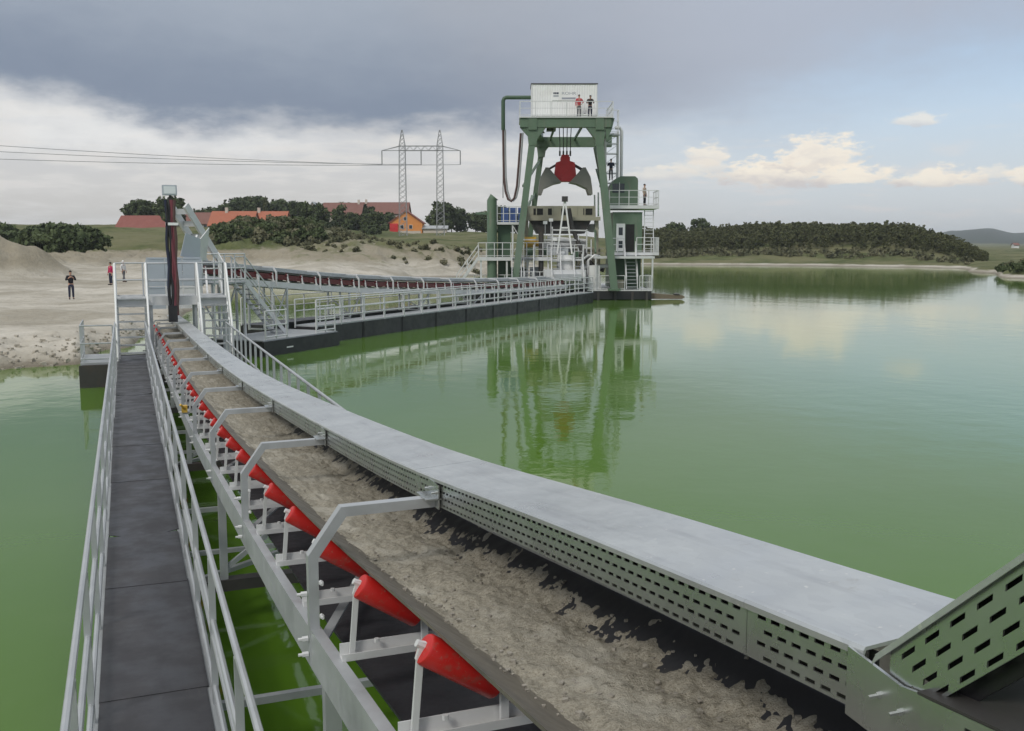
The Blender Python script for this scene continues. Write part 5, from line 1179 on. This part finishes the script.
for key, shp, n, lf, m_, th in (('broad', dict(r=4.2, h=11.5, z=5.3, clumps=30), 1700, .42, leafd, 6.0), ('broad2', dict(r=3.6, h=12.0, z=5.6, clumps=28), 1600, .40, leafd, 6.4), ('tall', dict(r=2.8, h=11, z=7.2, clumps=22, taper=.3), 1300, .36, leafd, 7.5),
                                ('light', dict(r=3.6, h=10, z=4.9, clumps=24), 1300, .40, leafm, 5.5), ('conifer', dict(r=2.4, h=14, z=6.2, clumps=30, taper=.85), 1300, .34, leafp, 9.0), ('bush', dict(r=2.6, h=4.0, z=1.7, clumps=18), 800, .30, leafd, 1.6), ('shrub', dict(r=1.6, h=2.2, z=.8, clumps=14), 420, .22, leafs, .8),
                                ('shrub2', dict(r=1.9, h=2.4, z=.9, clumps=14), 460, .22, leafm, .8), ('bush2', dict(r=2.2, h=3.0, z=1.2, clumps=16), 600, .26, leafm, 1.2)):
    V, F = crown_mesh(key, hash(key) % 1000 if False else sum(map(ord, key)), shp, n, lf, m_); KINDS[key] = (np_mesh('crown', V, F, m_), trunk_mesh(len(key) + n, th, .22 if th > 3 else .07))
def plant(key, px, D, size, label, group, name='tree', cat='tree', base=None, sink=.15):
    X = (px - 512) / FPX * D; z = land1(X, D) if base is None else base
    r = random.Random(int(px * 131 + D * 17)); o = thing(name, label, cat, tuple(cw(X, D, z - sink)), r.uniform(0, 6.28), group, world=False)
    o.scale = (size * r.uniform(.9, 1.1), size * r.uniform(.9, 1.1), size)
    cr, tr = KINDS[key]
    for nm, me in (('crown', cr), ('trunk' if key not in ('bush', 'bush2', 'shrub', 'shrub2') else 'stem', tr)): c = bpy.data.objects.new(nm, me); COL.objects.link(c); c.parent = o
    return o
rd = random.Random(11)
# wooded rise behind the houses: columns, top line of the crowns in the frame
topline = herm([128, 140, 158, 172, 200, 225, 255, 290, 315, 345, 375, 400, 425], [214, 207, 209, 214, 208, 200, 194, 198, 202, 201, 204, 211, 215])
for i in range(54):
    px = 196 + (402 - 196) * (i + rd.uniform(.1, .9)) / 54; D = rd.uniform(330, 372); key = rd.choice(['broad', 'broad2', 'tall', 'conifer', 'broad', 'light']); hgt = {'broad': 10.8, 'broad2': 11.4, 'tall': 12.6, 'conifer': 12.8, 'light': 9.8}[key]
    zt = hz(topline(px) + rd.uniform(-1.5, 3.5), D); X = (px - 512) / FPX * D; g = land1(X, D); s = max(.55, (zt - g) / hgt)
    plant(key, px, D, s, 'dark tree in the wooded rise behind the red and orange roofs', 'trees of the wooded rise behind the houses')
for px, D, s, key in ((143, 285, .80, 'broad'), (150, 288, .85, 'broad2'), (135, 292, .7, 'broad'), (158, 290, .75, 'light'), (167, 282, .8, 'broad'), (178, 250, .98, 'broad2')):
    plant(key, px, D, s, 'dark tree behind the long red barn roof' if px < 170 else 'round tree with an open top rising behind the hose mast', 'trees behind the barn' if px < 170 else None)
for px, D, top, key in ((444, 318, 198, 'broad'), (452, 322, 200, 'broad2'), (436, 330, 207, 'broad'), (461, 326, 206, 'broad'), (476, 330, 207, 'broad2'), (484, 335, 209, 'broad'), (501, 320, 202, 'broad'), (510, 322, 207, 'broad2'), (520, 326, 211, 'broad'), (492, 328, 206, 'broad')):
    X = (px - 512) / FPX * D; s = (hz(top, D) - land1(X, D)) / 11; plant(key, px, D, s, {444: 'tallest round tree of the clump right behind the right pylon mast', 452: 'round tree overlapping the right side of the tallest tree by the pylon', 436: 'small round tree left of the tallest tree behind the right pylon mast'}.get(px, 'dark round tree in the row between the pylon and the green dredger column'), None if px in (444, 452, 436) else 'round trees by the field')
for i in range(26):
    px = -14 + 112 * (i + rd.random()) / 26; D = rd.uniform(150, 186); top = 219 + rd.uniform(-4, 7); X = (px - 512) / FPX * D; s = min(1.9, max(.5, (hz(top, D) - land1(X, D)) / 4.6)); plant('bush', px, D, s, 'dense dark bush on the bank left of the grassy slope', 'bushes on the left bank', 'bush', 'bush')
for i in range(26):
    px = 285 + 100 * (i + rd.random()) / 26; D = rd.uniform(262, 296); plant(rd.choice(['bush', 'bush', 'light']), px, D, rd.uniform(.55, .85), 'leafy bush in the gardens below the brown roofs', 'garden bushes below the brown roofs', 'bush', 'bush')
for i in range(190):
    px = 212 + 165 * rd.random(); D = rd.uniform(153, 184); plant(rd.choice(['shrub', 'shrub', 'shrub', 'shrub2', 'shrub2', 'bush2']) if px < 330 else 'shrub', px, D, rd.uniform(.55, 1.05) * (.6 if px > 320 else 1), 'dusty green shrub on the overgrown spoil bank', 'shrubs on the overgrown spoil bank', 'shrub', 'shrub')
for i in range(90):
    px = 300 + 180 * rd.random(); D = rd.uniform(138, 172); plant('shrub', px, D, rd.uniform(.22, .5), 'low weedy tuft on the pale sand heaps', 'weedy tufts on the sand heaps', 'shrub', 'shrub')
for px, D, top, key, lb in ((697, 300, 215, 'broad', 'loose tree standing above the left end of the young forest'), (704, 306, 217, 'broad2', 'smaller tree touching the loose tree above the young forest'), (671, 290, 216, 'broad2', 'tree right of the dredger cabin platform above the young forest'), (677, 296, 221, 'broad', 'low round tree beside the dredger platform tree')):
    X = (px - 512) / FPX * D; plant(key, px, D, (hz(top, D) - land1(X, D)) / 11, lb, None)
for i in range(12):
    px = 1000 + 34 * rd.random(); D = rd.uniform(131, 150); plant(rd.choice(['shrub', 'shrub2']), px, D, rd.uniform(.4, .9), 'pale shrub on the low shore below the blue hills', 'shrubs on the right shore', 'shrub', 'shrub')
# the young forest on the far bank: one mass
def scatter(name, key_shapes, spots, m_, label, cat):
    Vs = []; Fs = []; o_ = 0
    for (px, D, s, k, rot_) in spots:
        V, F = key_shapes[k]; X = (px - 512) / FPX * D; z = land1(X, D); c, s2 = math.cos(rot_), math.sin(rot_); W_ = cw(X, D, z - .2)
        Q = np.stack([V[:, 0]*c - V[:, 1]*s2, V[:, 0]*s2 + V[:, 1]*c, V[:, 2]], 1) * s + np.array(W_); Vs.append(Q); Fs.append(F + o_); o_ += len(V)
    o = bpy.data.objects.new(name, np_mesh(name, np.concatenate(Vs), np.concatenate(Fs), m_)); COL.objects.link(o); return tag(o, label, cat, kind='stuff')
pine = [crown_mesh('p', 100 + k, dict(r=1.0, h=4.4, z=2.2, clumps=16, taper=.7), 180, .165, leafp) for k in range(4)]
spots = []
for i in range(2600):
    px = 640 + 345 * rd.random(); D0 = np.interp(px, [640, 800, 900, 950, 985], [243, 231, 221, 209, 193]); D = D0 + rd.random()**.8 * np.interp(px, [640, 900, 985], [75, 62, 30]); s = rd.uniform(.82, 1.15) * np.interp(px, [640, 900, 950, 990], [.95, 1.05, .85, .35])
    spots.append((px, D, s, rd.randrange(4), rd.uniform(0, 6.28)))
scatter('young_forest', pine, spots, leafp, 'dense young conifer forest covering the far bank across the lake', 'forest')
sh = [crown_mesh('s', 200 + k, dict(r=1.5, h=2.0, z=.7, clumps=10), 60, .26, leafs) for k in range(3)]
spots = [(px, np.interp(px, [640, 800, 900, 985], [237, 225, 214, 180]) + rd.uniform(-3, 5), rd.uniform(.4, .95), rd.randrange(3), rd.uniform(0, 6)) for px in (645 + 325 * rd.random() for _ in range(230))]
scatter('shrubbery', sh, spots, leafs, 'pale scrub along the foot of the far forest bank', 'scrub')

# ================================================================== AIR
hm = bpy.data.materials.new('thin_haze'); hm.use_nodes = True; q = NT(hm.node_tree); q.n.clear()
pv = q.new('ShaderNodeVolumePrincipled'); pv.inputs['Color'].default_value = (.90, .955, 1.0, 1); pv.inputs['Density'].default_value = .00019; pv.inputs['Anisotropy'].default_value = .2
ho = q.new('ShaderNodeOutputMaterial'); q.l.new(pv.outputs[0], ho.inputs['Volume'])
m = MB(); m.box(-3700, 3700, -3700, 3700, -6, 90); tag(m.build('haze', hm), kind='stuff')

rs = random.Random(9); pts = []; sz = []
for i in range(240):
    px = -30 + 190 * rs.random(); D0 = float(np.interp(px, [-30, 70, 115, 160], [31.6, 34.6, 40.5, 49])); D = D0 + rs.uniform(-.3, 4.5) * rs.random(); X = (px - 512) / FPX * D; z = land1(X, D)
    pts.append(tuple(cw(X, D, z + .02))); sz.append(rs.choice([.03, .04, .05, .07, .11]))
stones('rubble', pts, sz, 'stones and clods strewn along the eroded left shore', 8).data.materials[0] = clod
